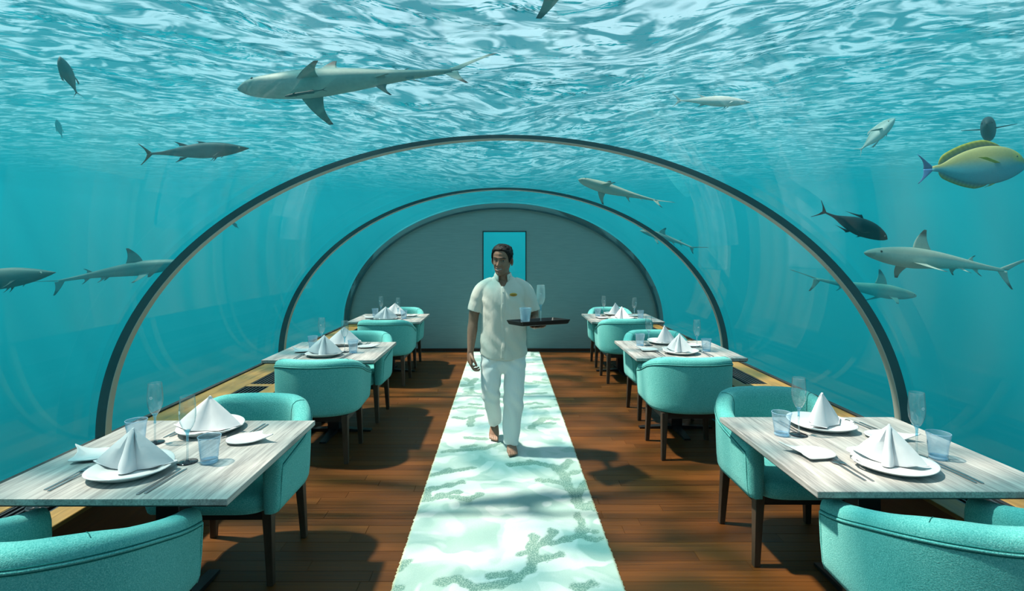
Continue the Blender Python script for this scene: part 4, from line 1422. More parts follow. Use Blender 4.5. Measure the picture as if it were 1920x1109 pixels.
def limb(mb, pts, seg=16, n=5, squash=None, capped=True):
    """pts: (x, y, z, r) or (x, y, z, rx, ry): tapered closed limb with round ends"""
    Q = crv([tuple(p) + (p[3],) if len(p) == 4 else tuple(p) for p in pts], n)
    C = [Vector(q[:3]) for q in Q]
    R = [(q[3], q[4] if len(q) > 4 else q[3]) for q in Q]
    if capped:
        d0 = (C[0] - C[1]).normalized(); d1 = (C[-1] - C[-2]).normalized()
        for k in (.55, .88, .99):
            r = R[0]
        pre, post = [], []
        a, b = max(R[0]), max(R[-1])
        for ang in (80, 55, 28):
            s_, c_ = math.sin(math.radians(ang)), math.cos(math.radians(ang))
            pre.append((C[0] + d0 * a * .9 * s_, (R[0][0] * c_, R[0][1] * c_)))
            post.insert(0, (C[-1] + d1 * b * .9 * s_, (R[-1][0] * c_, R[-1][1] * c_)))
        C = [p[0] for p in pre] + C + [p[0] for p in post]
        R = [p[1] for p in pre] + R + [p[1] for p in post]
    rings = []
    u = None
    for i, p in enumerate(C):
        d = (C[min(i + 1, len(C) - 1)] - C[max(i - 1, 0)]).normalized()
        if u is None:
            u = Vector((1, 0, 0)) - d * d.x
            if u.length < .2: u = Vector((0, 1, 0)) - d * d.y
        u = (u - d * u.dot(d)).normalized()
        w = d.cross(u)
        rings.append([p + u * (math.cos(2 * PI * j / seg) * R[i][0]) + w * (math.sin(2 * PI * j / seg) * R[i][1]) for j in range(seg)])
    mb.rings(rings)

def blob(mb, c, r, seg=14, rings=9, rot=None):
    c = Vector(c)
    if not hasattr(r, '__len__'): r = (r, r, r)
    Rm = rot or Matrix.Identity(3)
    rr = []
    for k in range(rings + 1):
        a = PI * k / rings
        s_, z = max(math.sin(a), 1e-3), -math.cos(a)
        rr.append([c + Rm @ Vector((r[0] * s_ * math.cos(2 * PI * j / seg), r[1] * s_ * math.sin(2 * PI * j / seg), r[2] * z)) for j in range(seg)])
    mb.rings(rr)

def torso(mb, rows, seg=40, p=2.4):
    """rows: (z, cx, cy, half width, depth front, depth back)"""
    rings = []
    for z, cx, cy, a, f, b in crv(rows, 4):
        r = []
        for j in range(seg):
            t_ = 2 * PI * j / seg
            c, s_ = math.cos(t_), math.sin(t_)
            x = a * math.copysign(abs(c) ** (2 / p), c)
            y = (b if s_ > 0 else f) * math.copysign(abs(s_) ** (2 / p), s_)
            r.append((cx + x, cy + y, z))
        rings.append(r)
    mb.rings(rings)

def fuse(mb, name, voxel, smooth=4, fac=.5):
    """voxel-union of overlapping closed shapes into one continuous surface"""
    me = mb.mesh(name + '_tmp')
    o = bpy.data.objects.new(name + '_tmp', me)
    COL.objects.link(o)
    m = o.modifiers.new('remesh', 'REMESH'); m.mode = 'VOXEL'; m.voxel_size = voxel; m.adaptivity = 0.0
    s = o.modifiers.new('smooth', 'SMOOTH'); s.iterations = smooth; s.factor = fac
    bpy.context.view_layer.update()
    dg = bpy.context.evaluated_depsgraph_get()
    out = bpy.data.meshes.new_from_object(o.evaluated_get(dg))
    bpy.data.objects.remove(o, do_unlink=True)
    bpy.data.meshes.remove(me)
    out.name = name
    out.shade_smooth()
    return out

def get_co(me):
    a = np.empty(len(me.vertices) * 3, np.float32); me.vertices.foreach_get('co', a)
    return a.reshape(-1, 3).astype(float)
def set_co(me, a):
    me.vertices.foreach_set('co', a.astype(np.float32).ravel()); me.update()
def g(x, s):
    return np.exp(-(x / s) ** 2)

HEAD_Y = -0.045
HC = Vector((-.010, HEAD_Y, 1.580))
HR = Matrix.Rotation(math.radians(-19), 3, 'Z') @ Matrix.Rotation(math.radians(3.0), 3, 'Y') @ Matrix.Rotation(math.radians(3), 3, 'X')
HEADROWS = [(-.119, .016, .070, -.030), (-.114, .029, .078, .0), (-.100, .043, .083, .025), (-.075, .055, .086, .050), (-.050, .062, .087, .066), (-.020, .068, .088, .082), (.0, .0705, .088, .092),
            (.03, .0735, .090, .101), (.06, .0745, .090, .104), (.085, .070, .080, .098), (.105, .056, .060, .078), (.118, .032, .034, .046), (.123, .008, .010, .012)]
def headrow(z):
    Z = [r[0] for r in HEADROWS]
    return [float(np.interp(z, Z, [r[k] for r in HEADROWS])) for k in (1, 2, 3)]

def head_ring(z, grow=0.0, seg=48, p=2.25):
    a, f, b = headrow(z)
    a += grow; f += grow; b += grow
    r = []
    for j in range(seg):
        t_ = -PI / 2 + 2 * PI * j / seg
        c, s_ = math.cos(t_), math.sin(t_)
        x = a * math.copysign(abs(c) ** (2 / p), c)
        y = (b if s_ > 0 else f) * math.copysign(abs(s_) ** (2 / p), s_)
        r.append(Vector((x, y, z)))
    return r
def H(v): return HC + HR @ Vector(v)

def hand(mb, W, D, Nn, T, curls, spread=.16, thumb=(.5, .55), L=1.0, thick=.0135):
    """W wrist, D finger direction, Nn palm normal (fingers curl towards it), T thumb-side direction"""
    D, Nn, T = Vector(D).normalized(), Vector(Nn).normalized(), Vector(T).normalized()
    # palm: four metacarpal limbs side by side
    off = (.029, .0095, -.0100, -.0280)
    ln = (.088, .090, .085, .077)
    for o_, l_ in zip(off, ln):
        a = W + T * (o_ * .55) + D * .006
        b = W + T * o_ + D * l_ * L
        limb(mb, [(*a, .0150), (*((a + b) / 2 - Nn * .002), .0150), (*b, .0118)], 10, 3)
    limb(mb, [(*(W - D * .03), .026, .020), (*(W + D * .02), .029, .0175), (*(W + D * .055 + Nn * .003), .031, .015)], 12, 3)
    seglen = ((.043, .026, .021), (.047, .030, .022), (.044, .028, .022), (.034, .021, .019))
    for k in range(4):
        p = W + T * off[k] + D * ln[k] * L
        d0 = (D + T * (spread * (1.3 - k) * .55)).normalized()
        pts = [(*p, .0100)]
        ang = 0
        for q, (sl, cu) in enumerate(zip(seglen[k], curls[k])):
            ang += cu
            d = d0 * math.cos(ang) + Nn * math.sin(ang)
            p = p + d * sl * L
            pts.append((*p, (.0090, .0082, .0070)[q] * (.92 if k == 3 else 1)))
        limb(mb, pts, 10, 4)
    # thumb from the side of the palm near the wrist
    a = W + T * .020 + D * .014
    d1 = (D * .62 + T * .72 + Nn * thumb[0]).normalized()
    b = a + d1 * .046
    d2 = (D * .85 + T * .28 + Nn * thumb[1]).normalized()
    c = b + d2 * .034
    e = c + (D * .95 + Nn * thumb[1] * 1.1).normalized() * .026
    limb(mb, [(*a, .0150), (*b, .0118), (*c, .0100), (*e, .0082)], 10, 4)

def foot(mb, heel, ball, toe_dir, side, lift=0.0, ankle=None):
    """heel, ball: centre points; toe_dir: direction of the toes; side: direction to the big toe"""
    heel, ball = Vector(heel), Vector(ball)
    td, sd = Vector(toe_dir).normalized(), Vector(side).normalized()
    mid = (heel + ball) / 2
    upv = sd.cross(td); upv = upv if upv.z > 0 else -upv
    limb(mb, [(*heel, .030, .034), (*(heel * .65 + ball * .35 + upv * .020), .034, .038), (*(heel * .3 + ball * .7 + upv * .010), .042, .028), (*ball, .046, .020)], 16, 5)
    if ankle is not None:
        ankle = Vector(ankle)
        limb(mb, [(*ankle, .040, .044), (*((ankle + heel) / 2 + td * .02 + upv * .006), .036, .044), (*(heel * .6 + ball * .4 + upv * .012), .034, .034)], 16, 4)
    offs = (.030, .0115, -.0050, -.0195, -.0325)
    rad = (.0135, .0098, .0092, .0088, .0085)
    ext = (.062, .060, .053, .045, .036)
    for o_, r_, e_ in zip(offs, rad, ext):
        a = ball + sd * o_ * .95 - td * .004
        b = ball + sd * o_ + td * e_ * .55 + upv * (.004)
        c = ball + sd * o_ * 1.0 + td * e_ - upv * (.004)
        limb(mb, [(*a, r_ * 1.05), (*b, r_ * .92), (*c, r_)], 10, 3)

def make_man():
    root = thing('person', 'smiling dark-haired waiter in cream short-sleeved shirt and white trousers walking barefoot, carrying a tray', 'person', (0, MY, .0135))
    # ---------------- materials
    t = NT('brown_skin')
    n = t.noise(t.coords('Object'), 40, 2)
    at = t.n('Attribute'); at.attribute_name = 'tint'
    sp = t.n('SeparateColor'); t.l(at.outputs['Color'], sp.inputs[0])
    c = t.ramp(n, [(.3, (.27, .142, .095)), (.7, (.315, .172, .116))])
    c = t.mix(t.math('MULTIPLY', sp.outputs[0], .75), c, (.30, .12, .10))
    c = t.mix(t.math('MULTIPLY', sp.outputs[1], .85), c, (.035, .022, .018))
    c = t.mix(t.math('MULTIPLY', sp.outputs[2], .8), c, (.42, .24, .18))
    skin = t.done(t.bsdf(c, .48, 0, .35))
    def cloth(name, col, sc=650):
        t = NT(name)
        v = t.coords('Object')
        n1 = t.noise(v, sc, 2); n2 = t.noise(t.coords('Object', scale=(1.6, 1.6, .7)), 9, 3, .55, .6)
        h = t.math('ADD', t.math('MULTIPLY', n1, .06), n2)
        return t.done(t.bsdf(t.mix(t.maprange(n1, .3, .7, 0, .12), col, (.5, .48, .44)), .85, 0, .2, t.bump(h, .35, .02)))
    shirtm = cloth('cream_linen_shirt', (.72, .665, .585))
    pantm = cloth('white_linen_trousers', (.83, .83, .82))
    hairm = plain('black_hair', (.009, .008, .008), .6, 0, .25)

    # ---------------- body: one continuous skin
    b = MB()
    R = [head_ring(z) for z, *_ in HEADROWS]
    b.rings([[H(v) for v in r] for r in R])
    limb(b, [(-.008, HEAD_Y + .045, 1.560, .052, .056), (-.006, -.002, 1.490, .055, .058), (0, .015, 1.43, .064, .062), (0, .02, 1.38, .08, .07)], 20)
    for sd in (-1, 1):   # ears
        blob(b, H((sd * .082, .014, -.004)), (.0090, .021, .033), rot=HR @ Matrix.Rotation(sd * .55, 3, 'Z'))
        blob(b, H((sd * .080, .010, -.028)), (.0065, .010, .012), rot=HR)
    torso(b, [(.80, 0, 0, .150, .095, .105), (.90, 0, 0, .160, .10, .115), (1.02, 0, 0, .148, .095, .095), (1.15, 0, .0, .152, .10, .095), (1.27, 0, .005, .160, .106, .103), (1.345, 0, .01, .150, .094, .10), (1.40, 0, .015, .105, .068, .08), (1.445, 0, .02, .075, .05, .06)])
    # right arm (picture left) hanging
    limb(b, [(-.150, .012, 1.345, .045), (-.200, .016, 1.285, .048), (-.238, .022, 1.17, .046), (-.252, .022, 1.075, .0405), (-.258, .006, 1.01, .0425), (-.266, -.020, .91, .034), (-.270, -.038, .835, .0255, .0285)], 18)
    Wr = Vector((-.271, -.044, .818))
    hand(b, Wr, (.02, -.16, -1), (.93, .30, -.04), (.30, -.95, .10), ((.45, .75, .45), (.55, .85, .5), (.60, .9, .5), (.62, .85, .5)), thumb=(.22, .42))
    # left arm (picture right), forearm forward under the tray
    limb(b, [(.150, .012, 1.345, .045), (.200, .016, 1.285, .048), (.240, .030, 1.19, .046), (.254, .035, 1.115, .042), (.252, -.01, 1.082, .041), (.250, -.10, 1.072, .038), (.247, -.20, 1.070, .030), (.246, -.262, 1.073, .026, .022)], 18)
    Wl = Vector((.246, -.275, 1.078))
    hand(b, Wl, (.06, -1, .02), (0, .03, 1), (.99, .06, .02), ((.10, .12, .10), (.06, .10, .08), (.06, .10, .08), (.10, .12, .1)), spread=.42, thumb=(.16, .10))
    # legs and feet
    limb(b, [(.090, .0, .86, .080), (.085, -.03, .66, .070), (.074, -.045, .49, .050), (.070, .0, .34, .050), (.064, .036, .17, .036), (.062, .045, .10, .036, .040)], 16)
    limb(b, [(-.090, .0, .86, .080), (-.098, -.02, .66, .070), (-.100, -.01, .50, .052), (-.090, .13, .37, .050), (-.082, .265, .24, .038), (-.079, .330, .165, .036, .040)], 16)
    foot(b, (.060, .070, .036), (.072, -.070, .022), (.14, -1, 0), (-1, -.12, 0), ankle=(.062, .047, .11))
    foot(b, (-.078, .372, .128), (-.083, .270, .040), (-.05, -.90, -.32), (1, -.03, 0), ankle=(-.079, .330, .165))
    me = fuse(b, 'person_body', .0036, 3, .5)
    co = get_co(me)
    # ---------------- sculpt the face in head coordinates
    Hinv = np.array(HR.transposed())
    loc = (co - np.array(HC)) @ Hinv.T
    x, y, z = loc[:, 0], loc[:, 1], loc[:, 2]
    front = sstep(.01, -.035, y) * sstep(-.14, -.115, z) * (z < .13)
    ax = np.abs(x)
    dy = np.zeros(len(x))
    dy += .0105 * g(ax - .031, .0165) * g(z - .008, .0115)                 # eye sockets
    dy += .0035 * g(ax - .012, .009) * g(z - .006, .012)
    dy -= .0052 * g(z - .027, .0085) * sstep(.060, .035, ax)                # brow ridge
    amp = np.interp(z, [-.052, -.043, -.034, -.024, -.006, .010, .024], [0, .008, .0215, .0195, .0120, .0070, .002])
    wid = np.interp(z, [-.045, -.034, -.02, .0, .02], [.0125, .0125, .0105, .0085, .009])
    dy -= amp * g(x, wid)                                                   # nose
    dy -= .0085 * g(ax - .0135, .0060) * g(z + .036, .0062)                 # nostril wings
    dy += .0050 * g(ax - .0215, .0050) * g(z + .040, .010)                  # crease beside the wings
    zm = -.0665 + 7.5 * np.clip(ax, 0, .034) ** 2                            # smiling mouth line
    lw = sstep(.037, .025, ax)
    dy -= .0045 * g(z - zm - .0085, .0050) * lw                             # upper lip
    dy -= .0060 * g(z - zm + .0100, .0058) * sstep(.030, .016, ax)          # lower lip
    dy += .0075 * g(z - zm, .0046) * sstep(.034, .027, ax)                  # open mouth
    dy += .0040 * g(ax - .036, .006) * g(z + .056, .009)                    # corners
    dy -= .0065 * g(ax - .041, .016) * g(z + .030, .015)                    # cheeks pushed up
    dy += .0030 * g(ax - (.027 + .25 * np.clip(-z - .035, 0, .05)), .0045) * g(z + .050, .017)   # smile folds
    dy -= .0065 * g(x, .016) * g(z + .103, .012)                            # chin
    dy += .0035 * g(x, .018) * g(z + .084, .006)
    loc[:, 1] += dy * front
    co2 = loc @ np.array(HR).T.T if False else (loc @ np.array(HR.transposed())) + np.array(HC)
    co = np.where(front[:, None] > 1e-4, co2, co)
    # flatten the soles
    low = co[:, 2] < .004
    co[low, 2] = .004 + (co[low, 2] - .004) * .15
    set_co(me, co)
    # skin tints: lips (r), darkness of the open mouth painted in, plus stubble (g), pale palms and soles (b)
    tint = np.zeros((len(co), 4), np.float32); tint[:, 3] = 1
    lips = np.maximum(g(z - zm - .0080, .0052) * lw, g(z - zm + .0098, .0066) * sstep(.030, .018, ax)) * front
    tint[:, 0] = np.clip(lips * 1.0, 0, 1)
    ear = sstep(.070, .078, ax) * g(z, .035) * (y > -.02) * (y < .05) * (z > -.05)
    tint[:, 0] = np.maximum(tint[:, 0], .35 * ear)
    mouth = g(z - zm, .0040) * sstep(.032, .026, ax) * front
    tint[:, 1] = np.clip(mouth + .20 * front * (g(z + .085, .03) * sstep(.03, .045, np.hypot(x, z + .06))) , 0, 1)
    ca = me.color_attributes.new('tint', 'FLOAT_COLOR', 'POINT')
    ca.data.foreach_set('color', tint.ravel())
    me.materials.append(skin)
    body = link('body', me, None, root)

    fm = front > .5
    fx, fy, fz = x[fm], loc[fm, 1], z[fm]
    def surf(px, pz):
        d = (fx - px) ** 2 + (fz - pz) ** 2
        k = np.argsort(d)[:6]
        return float(fy[k].mean())
    # eyes
    white = plain('eye_white', (.42, .40, .37), .25); dark = plain('dark_iris', (.018, .010, .008), .1)
    for sd in (-1, 1):
        ex, ez = sd * .0305, .0045
        ey = surf(ex, ez)
        c = H((ex, ey + .0088, ez))
        e = MB(); blob(e, (0, 0, 0), (.0140, .0115, .0086), 16, 10, HR)
        eo = e.build('eye', white, root, loc=c)
        i_ = MB(); blob(i_, HR @ Vector((.0026, -.0070, .0003)), (.0058, .0050, .0058), 14, 8, HR)
        i_.build('iris', dark, eo)
        # lids and lashes
        for nm, zz, rr, bow in (('eyelid', .0076, .0022, .0042), ('eyelid', -.0070, .0017, -.0022)):
            pts = []
            for k in range(9):
                q = -1 + k / 4.0
                px = ex + q * .0165
                pz = ez + zz * (1 - .75 * q * q) + (bow * .3) * (1 - q * q)
                pts.append(H((px, surf(px, pz) - (.0022 if abs(q) < .9 else .0004) - .0014 * (1 - q * q), pz)))
            MB().tube(pts, [rr * (.35 + .65 * (1 - (k / 4.0 - 1) ** 2)) for k in range(9)], 8).build(nm, skin, root)
        pts = []
        for k in range(10):
            q = k / 9
            px = sd * (.010 + .044 * q); pz = .0235 + .0070 * math.sin(PI * min(1, q * 1.15) * .62) - .005 * q * q
            pts.append(H((px, surf(px, pz) - .0008, pz)))
        MB().tube(pts, [.0016 + .0026 * math.sin(PI * min(.98, .12 + q / 9 * .85)) for q in range(10)], 8).build('eyebrow', hairm, root)
        pts = [H((ex + q * .016, surf(ex + q * .016, ez + .0075 * (1 - .8 * q * q)) - .0030 * (1 - q * q), ez + .0062 * (1 - .8 * q * q))) for q in (-1, -.6, -.2, .2, .6, 1)]
        MB().tube(pts, .0009, 5).build('lashes', hairm, root)
    # teeth
    tm = plain('teeth', (.62, .60, .55), .25)
    up_, lo_ = [], []
    for k in range(15):
        px = -.0250 + .050 * k / 14
        pz = -.0665 + 7.5 * px * px
        h = .0040 * (1 - (px / .0272) ** 2) ** .5 + .0004
        yy = surf(px, pz) - .0016 - .0012 * (1 - (px / .027) ** 2)
        up_.append(H((px, yy, pz + h))); lo_.append(H((px, yy - .0003, pz - h * .95)))
    back = [p + HR @ Vector((0, .003, 0)) for p in up_]; backl = [p + HR @ Vector((0, .003, 0)) for p in lo_]
    MB().rings([[a, b_, c_, d_] for a, b_, c_, d_ in zip(up_, lo_, backl, back)]).build('teeth', tm, root)

    # ---------------- hair
    seg = 64
    def hairline(th):   # th: 0 at the face, PI at the nape
        return float(np.interp(abs(th), [0, .35, .62, .85, 1.05, 1.25, 1.42, 1.75, 2.3, PI], [.082, .083, .076, .058, .034, -.014, -.016, .020, -.045, -.070]))
    rows = 16
    V = []
    rs = np.random.RandomState(2)
    for k in range(rows + 1):
        q = k / rows
        for j in range(seg):
            t_ = -PI / 2 + 2 * PI * j / seg
            th = (2 * PI * j / seg + PI) % (2 * PI) - PI
            zl = hairline(th)
            z_ = zl + (.1215 - zl) * (1 - (1 - q) ** 1.35)
            a, f_, bb = headrow(z_)
            frontness = g(th, .9)
            grow = .0030 + (.0065 + .0060 * float(frontness)) * float(sstep(0, .28, q)) + .004 * float(sstep(.5, 1, q))
            if abs(th) > 1.0: grow *= .8
            grow += .0022 * math.sin(j * 2.9 + k * 1.1) * float(sstep(.05, .3, q)) + .0016 * rs.randn() * float(sstep(.05, .3, q))
            if k == 0: grow = -.002
            c, s_ = math.cos(t_), math.sin(t_)
            p = 2.25
            x_ = (a + grow) * math.copysign(abs(c) ** (2 / p), c)
            y_ = ((bb if s_ > 0 else f_) + grow) * math.copysign(abs(s_) ** (2 / p), s_)
            V.append(H((x_, y_, z_ + grow * .9 * float(sstep(.2, 1, q)))))
    Fc = []
    for k in range(rows):
        for j in range(seg):
            a = k * seg + j; b_ = k * seg + (j + 1) % seg
            Fc.append((a, b_, b_ + seg, a + seg))
    V.append(H((0, .005, .1405))); top = len(V) - 1
    for j in range(seg): Fc.append((rows * seg + j, rows * seg + (j + 1) % seg, top))
    obj('hair', V, Fc, hairm, root)
    # a few raised locks swept over the forehead
    lk = MB()
    for k in range(70):
        th = rs.uniform(-1.25, 1.25)
        z0 = hairline(th) + rs.uniform(-.001, .026)
        sw = rs.uniform(.05, .22)
        pts = []
        for q in range(5):
            z_ = z0 + rs.uniform(.026, .034) * q / 4
            a, f_, _ = headrow(min(z_, .116))
            gq = .004 + (.0065 if z0 < hairline(th) + .008 else .009) * math.sin(PI * (q + .6) / 5.2)
            pts.append(H((math.sin(th + sw * q / 2) * (a + gq), -math.cos(th + sw * q / 2) * (f_ + gq), z_ + .006 * q / 4)))
        lk.tube(pts, [.0010, .0026, .0032, .0026, .0008], 5)
    o = lk.build('hair_locks', hairm, root)

    # ---------------- shirt
    s_ = MB()
    torso(s_, [(.772, 0, -.004, .196, .128, .130), (.80, 0, -.004, .196, .128, .130), (.90, 0, -.002, .192, .126, .128), (1.02, 0, 0, .184, .124, .122), (1.15, 0, 0, .184, .126, .120), (1.27, 0, .003, .186, .128, .124), (1.345, 0, .01, .186, .116, .120),
              (1.395, 0, .014, .160, .088, .100), (1.425, 0, .016, .115, .070, .085), (1.452, -.003, .012, .074, .062, .070)], 48)
    limb(s_, [(-.085, .014, 1.392, .056, .064), (-.135, .014, 1.368, .062, .070), (-.178, .015, 1.330, .068, .076), (-.206, .016, 1.27, .069, .076), (-.224, .018, 1.20, .067, .074), (-.236, .018, 1.158, .068, .074)], 22, 5, capped=False)
    limb(s_, [(.085, .014, 1.392, .056, .064), (.135, .014, 1.368, .062, .070), (.178, .015, 1.330, .068, .076), (.206, .015, 1.27, .069, .076), (.228, .018, 1.20, .066, .074), (.240, .020, 1.158, .066, .074)], 22, 5, capped=False)
    ms = fuse(s_, 'shirt', .006, 5, .5)
    c = get_co(ms)
    X, Y, Z = c[:, 0].copy(), c[:, 1].copy(), c[:, 2].copy()
    # drape: soft folds from the armpits, over the waist and at the hem; the hem curves up at the sides
    fr = (Y < 0)
    fold = .0065 * np.sin(X * 46 + Z * 17 + 1.2 * np.sin(Z * 21)) * sstep(1.36, 1.1, Z)
    fold += .0060 * np.sin((X * .8 + Z * .9) * 62 + 2.1) * g(np.abs(X) - .15, .05) * g(Z - 1.20, .09)
    fold += .0050 * np.sin((Z * 75) + X * 30) * g(np.abs(X) - .215, .05) * g(Z - 1.24, .06)
    ln = np.hypot(X, Y) + 1e-6
    c[:, 0] += fold * X / ln * .6; c[:, 1] += fold * Y / ln
    hem = sstep(.90, .775, Z) * (np.abs(X) < .25)
    c[:, 2] += hem * .040 * (np.abs(X) / .19) ** 2.2 * (np.abs(X) < .23)
    # V opening below the collar
    set_co(ms, c)
    bm = bmesh.new(); bm.from_mesh(ms)
    kill = []
    for f_ in bm.faces:
        p = f_.calc_center_median()
        if p.y < .02 and p.z > 1.360 and abs(p.x + .004) < (p.z - 1.360) * .60 + .002: kill.append(f_)
        elif p.z > 1.444 and math.hypot(p.x, p.y - .012) < .066: kill.append(f_)
        elif p.z < .83 and f_.normal.z < -.75 and math.hypot(p.x / .19, p.y / .125) < .93: kill.append(f_)
        elif 1.10 < p.z < 1.20 and abs(p.x) > .16 and f_.normal.z < -.8: kill.append(f_)
    bmesh.ops.delete(bm, geom=kill, context='FACES')
    for _ in range(6):
        bmesh.ops.smooth_vert(bm, verts=[v for v in bm.verts if v.is_boundary], factor=.5, use_axis_x=True, use_axis_y=True, use_axis_z=True)
    bm.to_mesh(ms); bm.free()
    ms.materials.append(shirtm)
    so = link('shirt', ms, None, root)
    sm = so.modifiers.new('thick', 'SOLIDIFY'); sm.thickness = .003; sm.offset = -1
    # the chest seen in the opening is the body itself; mandarin collar stands around the neck
    V, Fc = [], []
    n = 40
    for k in range(n + 1):
        a = -PI / 2 + .52 + (2 * PI - 1.04) * k / n
        for (dr, z_) in ((.0, 1.428), (-.006, 1.452), (-.011, 1.482), (-.008, 1.482), (.003, 1.452), (.006, 1.428)):
            cx, cy = -.004, .008
            fr_ = max(0, -math.sin(a))
            V.append((cx + (.074 + dr) * math.cos(a), cy + (.069 + dr) * math.sin(a) - .012 * (fr_ ** 2), z_ - .020 * fr_ ** 1.5 - (.006 if fr_ > .86 else 0)))
    for k in range(n):
        for q in range(6):
            a = k * 6 + q; b_ = k * 6 + (q + 1) % 6
            Fc.append((a, b_, b_ + 6, a + 6))
    Fc.append((5, 4, 3, 2, 1, 0)); Fc.append(tuple(n * 6 + q for q in range(6)))
    obj('collar', V, Fc, shirtm, root)
    cv = get_co(ms)
    def shirt_y(px, pz):
        d = (cv[:, 0] - px) ** 2 + (cv[:, 2] - pz) ** 2 + (cv[:, 1] > 0) * 9
        k = np.argsort(d)[:5]
        return float(cv[k, 1].mean())
    # placket down the front with buttons
    for nm, x0, x1, th in (('placket', -.020, .014, .0016),):
        rings = []
        for k in range(40):
            z_ = 1.372 - (1.372 - .790) * k / 39
            ya = shirt_y((x0 + x1) / 2, z_)
            rings.append([(x0, ya - .0004, z_), (x0 + .003, ya - .0026, z_), (x1 - .003, ya - .0026, z_), (x1, ya - .0004, z_), (x1, ya + .006, z_), (x0, ya + .006, z_)])
        MB().rings(rings).build(nm, shirtm, root)
    bt = plain('pearl_button', (.72, .70, .64), .25)
    for k in range(6):
        z_ = 1.325 - k * .093
        y_ = shirt_y(-.003, z_) - .0046
        MB().lathe([(.0002, -.001), (.0048, -.001), (.0055, .0005), (.0048, .0018), (.003, .0012), (.0002, .0012)], 14).build('button', bt, root, loc=(-.003, y_, z_), rot=(PI / 2, 0, 0))
    # collar mark: two tiny embroidered dots, and the oval name badge
    bx, bz = .080, 1.307
    by = shirt_y(bx, bz) - .006
    gold = plain('gold_badge', (.62, .33, .06), .3, .55)
    bo = MB()
    prof = [(1.0, 0), (1.0, .003), (.88, .005), (.0, .005)]
    bo.rings([[(.031 * r * math.cos(2 * PI * j / 32), .0135 * r * math.sin(2 * PI * j / 32), z_) for j in range(32)] for r, z_ in ((1.0, 0), (1.0, .003), (.90, .0045), (.02, .0046))])
    badge = bo.build('name_badge', gold, root, loc=(bx, by + .003, bz), rot=(PI / 2, 0, .22))
    badge['label'] = 'oval gold name badge'
    tx = MB()
    for k, w in enumerate((.0035, .003, .0045, .003, .0038, .003)):
        x0 = -.0155 + k * .0055
        tx.box(x0, x0 + w * .75, -.0028, .0024 + .0012 * (k % 2), .0044, .0050)
    tx.build('engraving', plain('brown_engraving', (.10, .04, .01), .5), badge, smooth=False)
    em = plain('dark_thread', (.12, .16, .16), .8)
    ed = MB()
    for (dx, dz) in ((0, 0), (.004, .006), (-.001, -.007)):
        blob(ed, (.050 + dx, -.049, 1.447 + dz), (.002, .0012, .0026), 8, 6)
    ed.build('collar_mark', em, root)

    # ---------------- trousers
    p_ = MB()
    torso(p_, [(.655, 0, -.005, .09, .05, .06), (.70, 0, .0, .155, .095, .11), (.78, 0, .0, .182, .112, .122), (.86, 0, 0, .184, .114, .122), (.93, 0, 0, .176, .110, .115)], 40)
    limb(p_, [(.094, .0, .80, .094, .108), (.092, -.02, .66, .088, .098), (.084, -.036, .50, .084, .088), (.078, -.012, .36, .082, .086), (.072, .018, .20, .072, .080), (.067, .036, .09, .067, .078), (.066, .040, .062, .067, .078)], 26, 6, capped=False)
    limb(p_, [(-.094, .0, .80, .094, .108), (-.100, -.02, .66, .086, .098), (-.106, -.012, .52, .078, .088), (-.100, .09, .40, .072, .082), (-.086, .210, .285, .062, .074), (-.079, .292, .185, .054, .068), (-.078, .318, .150, .054, .066)], 26, 6, capped=False)
    mp = fuse(p_, 'trousers', .006, 4, .5)
    c = get_co(mp)
    X, Y, Z = c[:, 0].copy(), c[:, 1].copy(), c[:, 2].copy()
    wl = sstep(.86, .70, Z)
    left = X > -.012
    ph = np.where(left, 0.0, 1.7)
    f1 = .0050 * np.sin(Z * 34 + X * 55 + ph + 1.5 * np.sin(Z * 13)) * sstep(.75, .35, Z)
    f1 += .0055 * np.sin(X * 70 + Z * 9 + ph) * sstep(.55, .10, Z)
    f1 += .0060 * np.sin(Z * 58 + X * 26) * np.where(left, 0, 1) * g(Z - .44, .11)
    f1 += .0050 * np.sin((Z * 1.0 + np.abs(X) * .8) * 60) * g(Z - .74, .06)
    cx = np.where(left, .08, -.095)
    dxn, dyn = X - cx, Y - np.interp(Z, [.15, .30, .5], [.30, .2, 0]) * (~left) - 0 * Y
    ln = np.hypot(dxn, dyn) + 1e-6
    c[:, 0] += f1 * dxn / ln; c[:, 1] += f1 * dyn / ln
    set_co(mp, c)
    bm = bmesh.new(); bm.from_mesh(mp)
    kill = []
    for f_ in bm.faces:
        q = f_.calc_center_median()
        if q.x > 0 and q.z < .085 and f_.normal.z < -.7: kill.append(f_)
        elif q.x < 0 and q.z < .19 and f_.normal.z < -.45 and f_.normal.y > .2: kill.append(f_)
    bmesh.ops.delete(bm, geom=kill, context='FACES')
    for _ in range(6):
        bmesh.ops.smooth_vert(bm, verts=[v for v in bm.verts if v.is_boundary], factor=.5, use_axis_x=True, use_axis_y=True, use_axis_z=True)
    bm.to_mesh(mp); bm.free()
    mp.materials.append(pantm)
    po = link('trousers', mp, None, root)
    sm = po.modifiers.new('thick', 'SOLIDIFY'); sm.thickness = .003; sm.offset = -1
    return root
make_man()

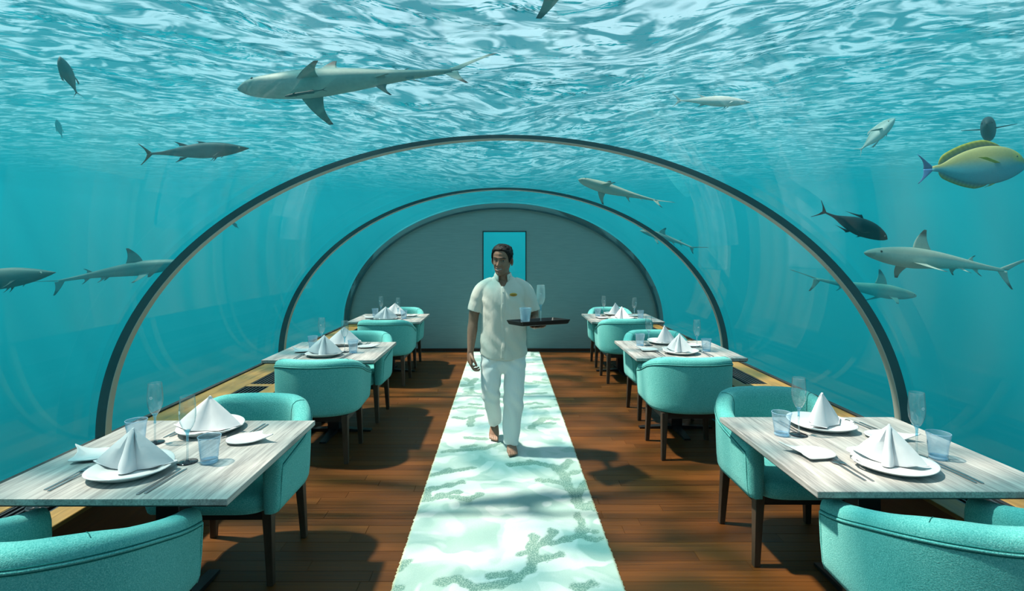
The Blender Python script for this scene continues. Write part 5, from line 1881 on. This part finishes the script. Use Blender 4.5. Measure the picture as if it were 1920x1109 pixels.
# ------------------------------------------------------------------ the tray and what stands on it
def make_tray():
    th = math.radians(24)
    root = thing('serving_tray', 'black rectangular serving tray held on the waiter\'s raised hand', 'tray', (.262, MY - .405, 1.121), th)
    tm = plain('matt_black_tray', (.010, .011, .012), .42, 0, .4)
    lx, ly = .205, .135
    def rr(k, z, dx=0.0):
        a, b, r = lx + dx, ly + dx, .012
        out = []
        for sx, sy, a0 in ((1, 1, 0), (-1, 1, PI / 2), (-1, -1, PI), (1, -1, 1.5 * PI)):
            for q in range(4):
                an = a0 + PI / 2 * q / 3
                out.append((sx * (a - r) + r * math.cos(an), sy * (b - r) + r * math.sin(an), z))
        return out
    MB().rings([rr(0, 0, -.022), rr(0, .004, -.012), rr(0, .032, .0), rr(0, .034, -.001), rr(0, .034, -.005), rr(0, .009, -.018), rr(0, .006, -.026)]).build('tray_body', tm, root, smooth=False)
    root.rotation_euler = (math.radians(-3.2), 0, th)
    return root
tray = make_tray()
TZ = 1.121 + .0100
q = copy_tree(flute0); q.location = (pt(1014, 600, MY - .43).x, MY - .43, TZ); q.rotation_euler = (0, 0, .2)
def remat(o, frm, to):
    for c in o.children:
        if c.type == 'MESH' and c.data.materials and c.data.materials[0] == frm:
            c.data = c.data.copy(); c.data.materials[0] = to
remat(q, M['glass'], clear_glass('frosted_glass', (0.96, 0.98, 0.98), 0.05, 0.1, (0.80, 0.88, 0.86), 0.20))
remat(q, M['stemclear'], clear_glass('frosted_stem', (0.96, 0.98, 0.98), 0.05, 0.1, (0.80, 0.88, 0.86), 0.25))
tag(q, 'frosted champagne flute standing on the waiter\'s tray', 'glass', 'glasses on the tray')
q = copy_tree(tumbler0); q.location = (pt(985, 600, MY - .425).x, MY - .425, TZ); q.rotation_euler = (0, 0, 1.2)
remat(q, M['blueglass'], clear_glass('cloudy_blue_glass', (0.93, 0.97, 0.99), 0.05, 0.0, (0.70, 0.82, 0.90), 0.30))
tag(q, 'blue swirled water tumbler standing on the waiter\'s tray', 'glass', 'glasses on the tray')
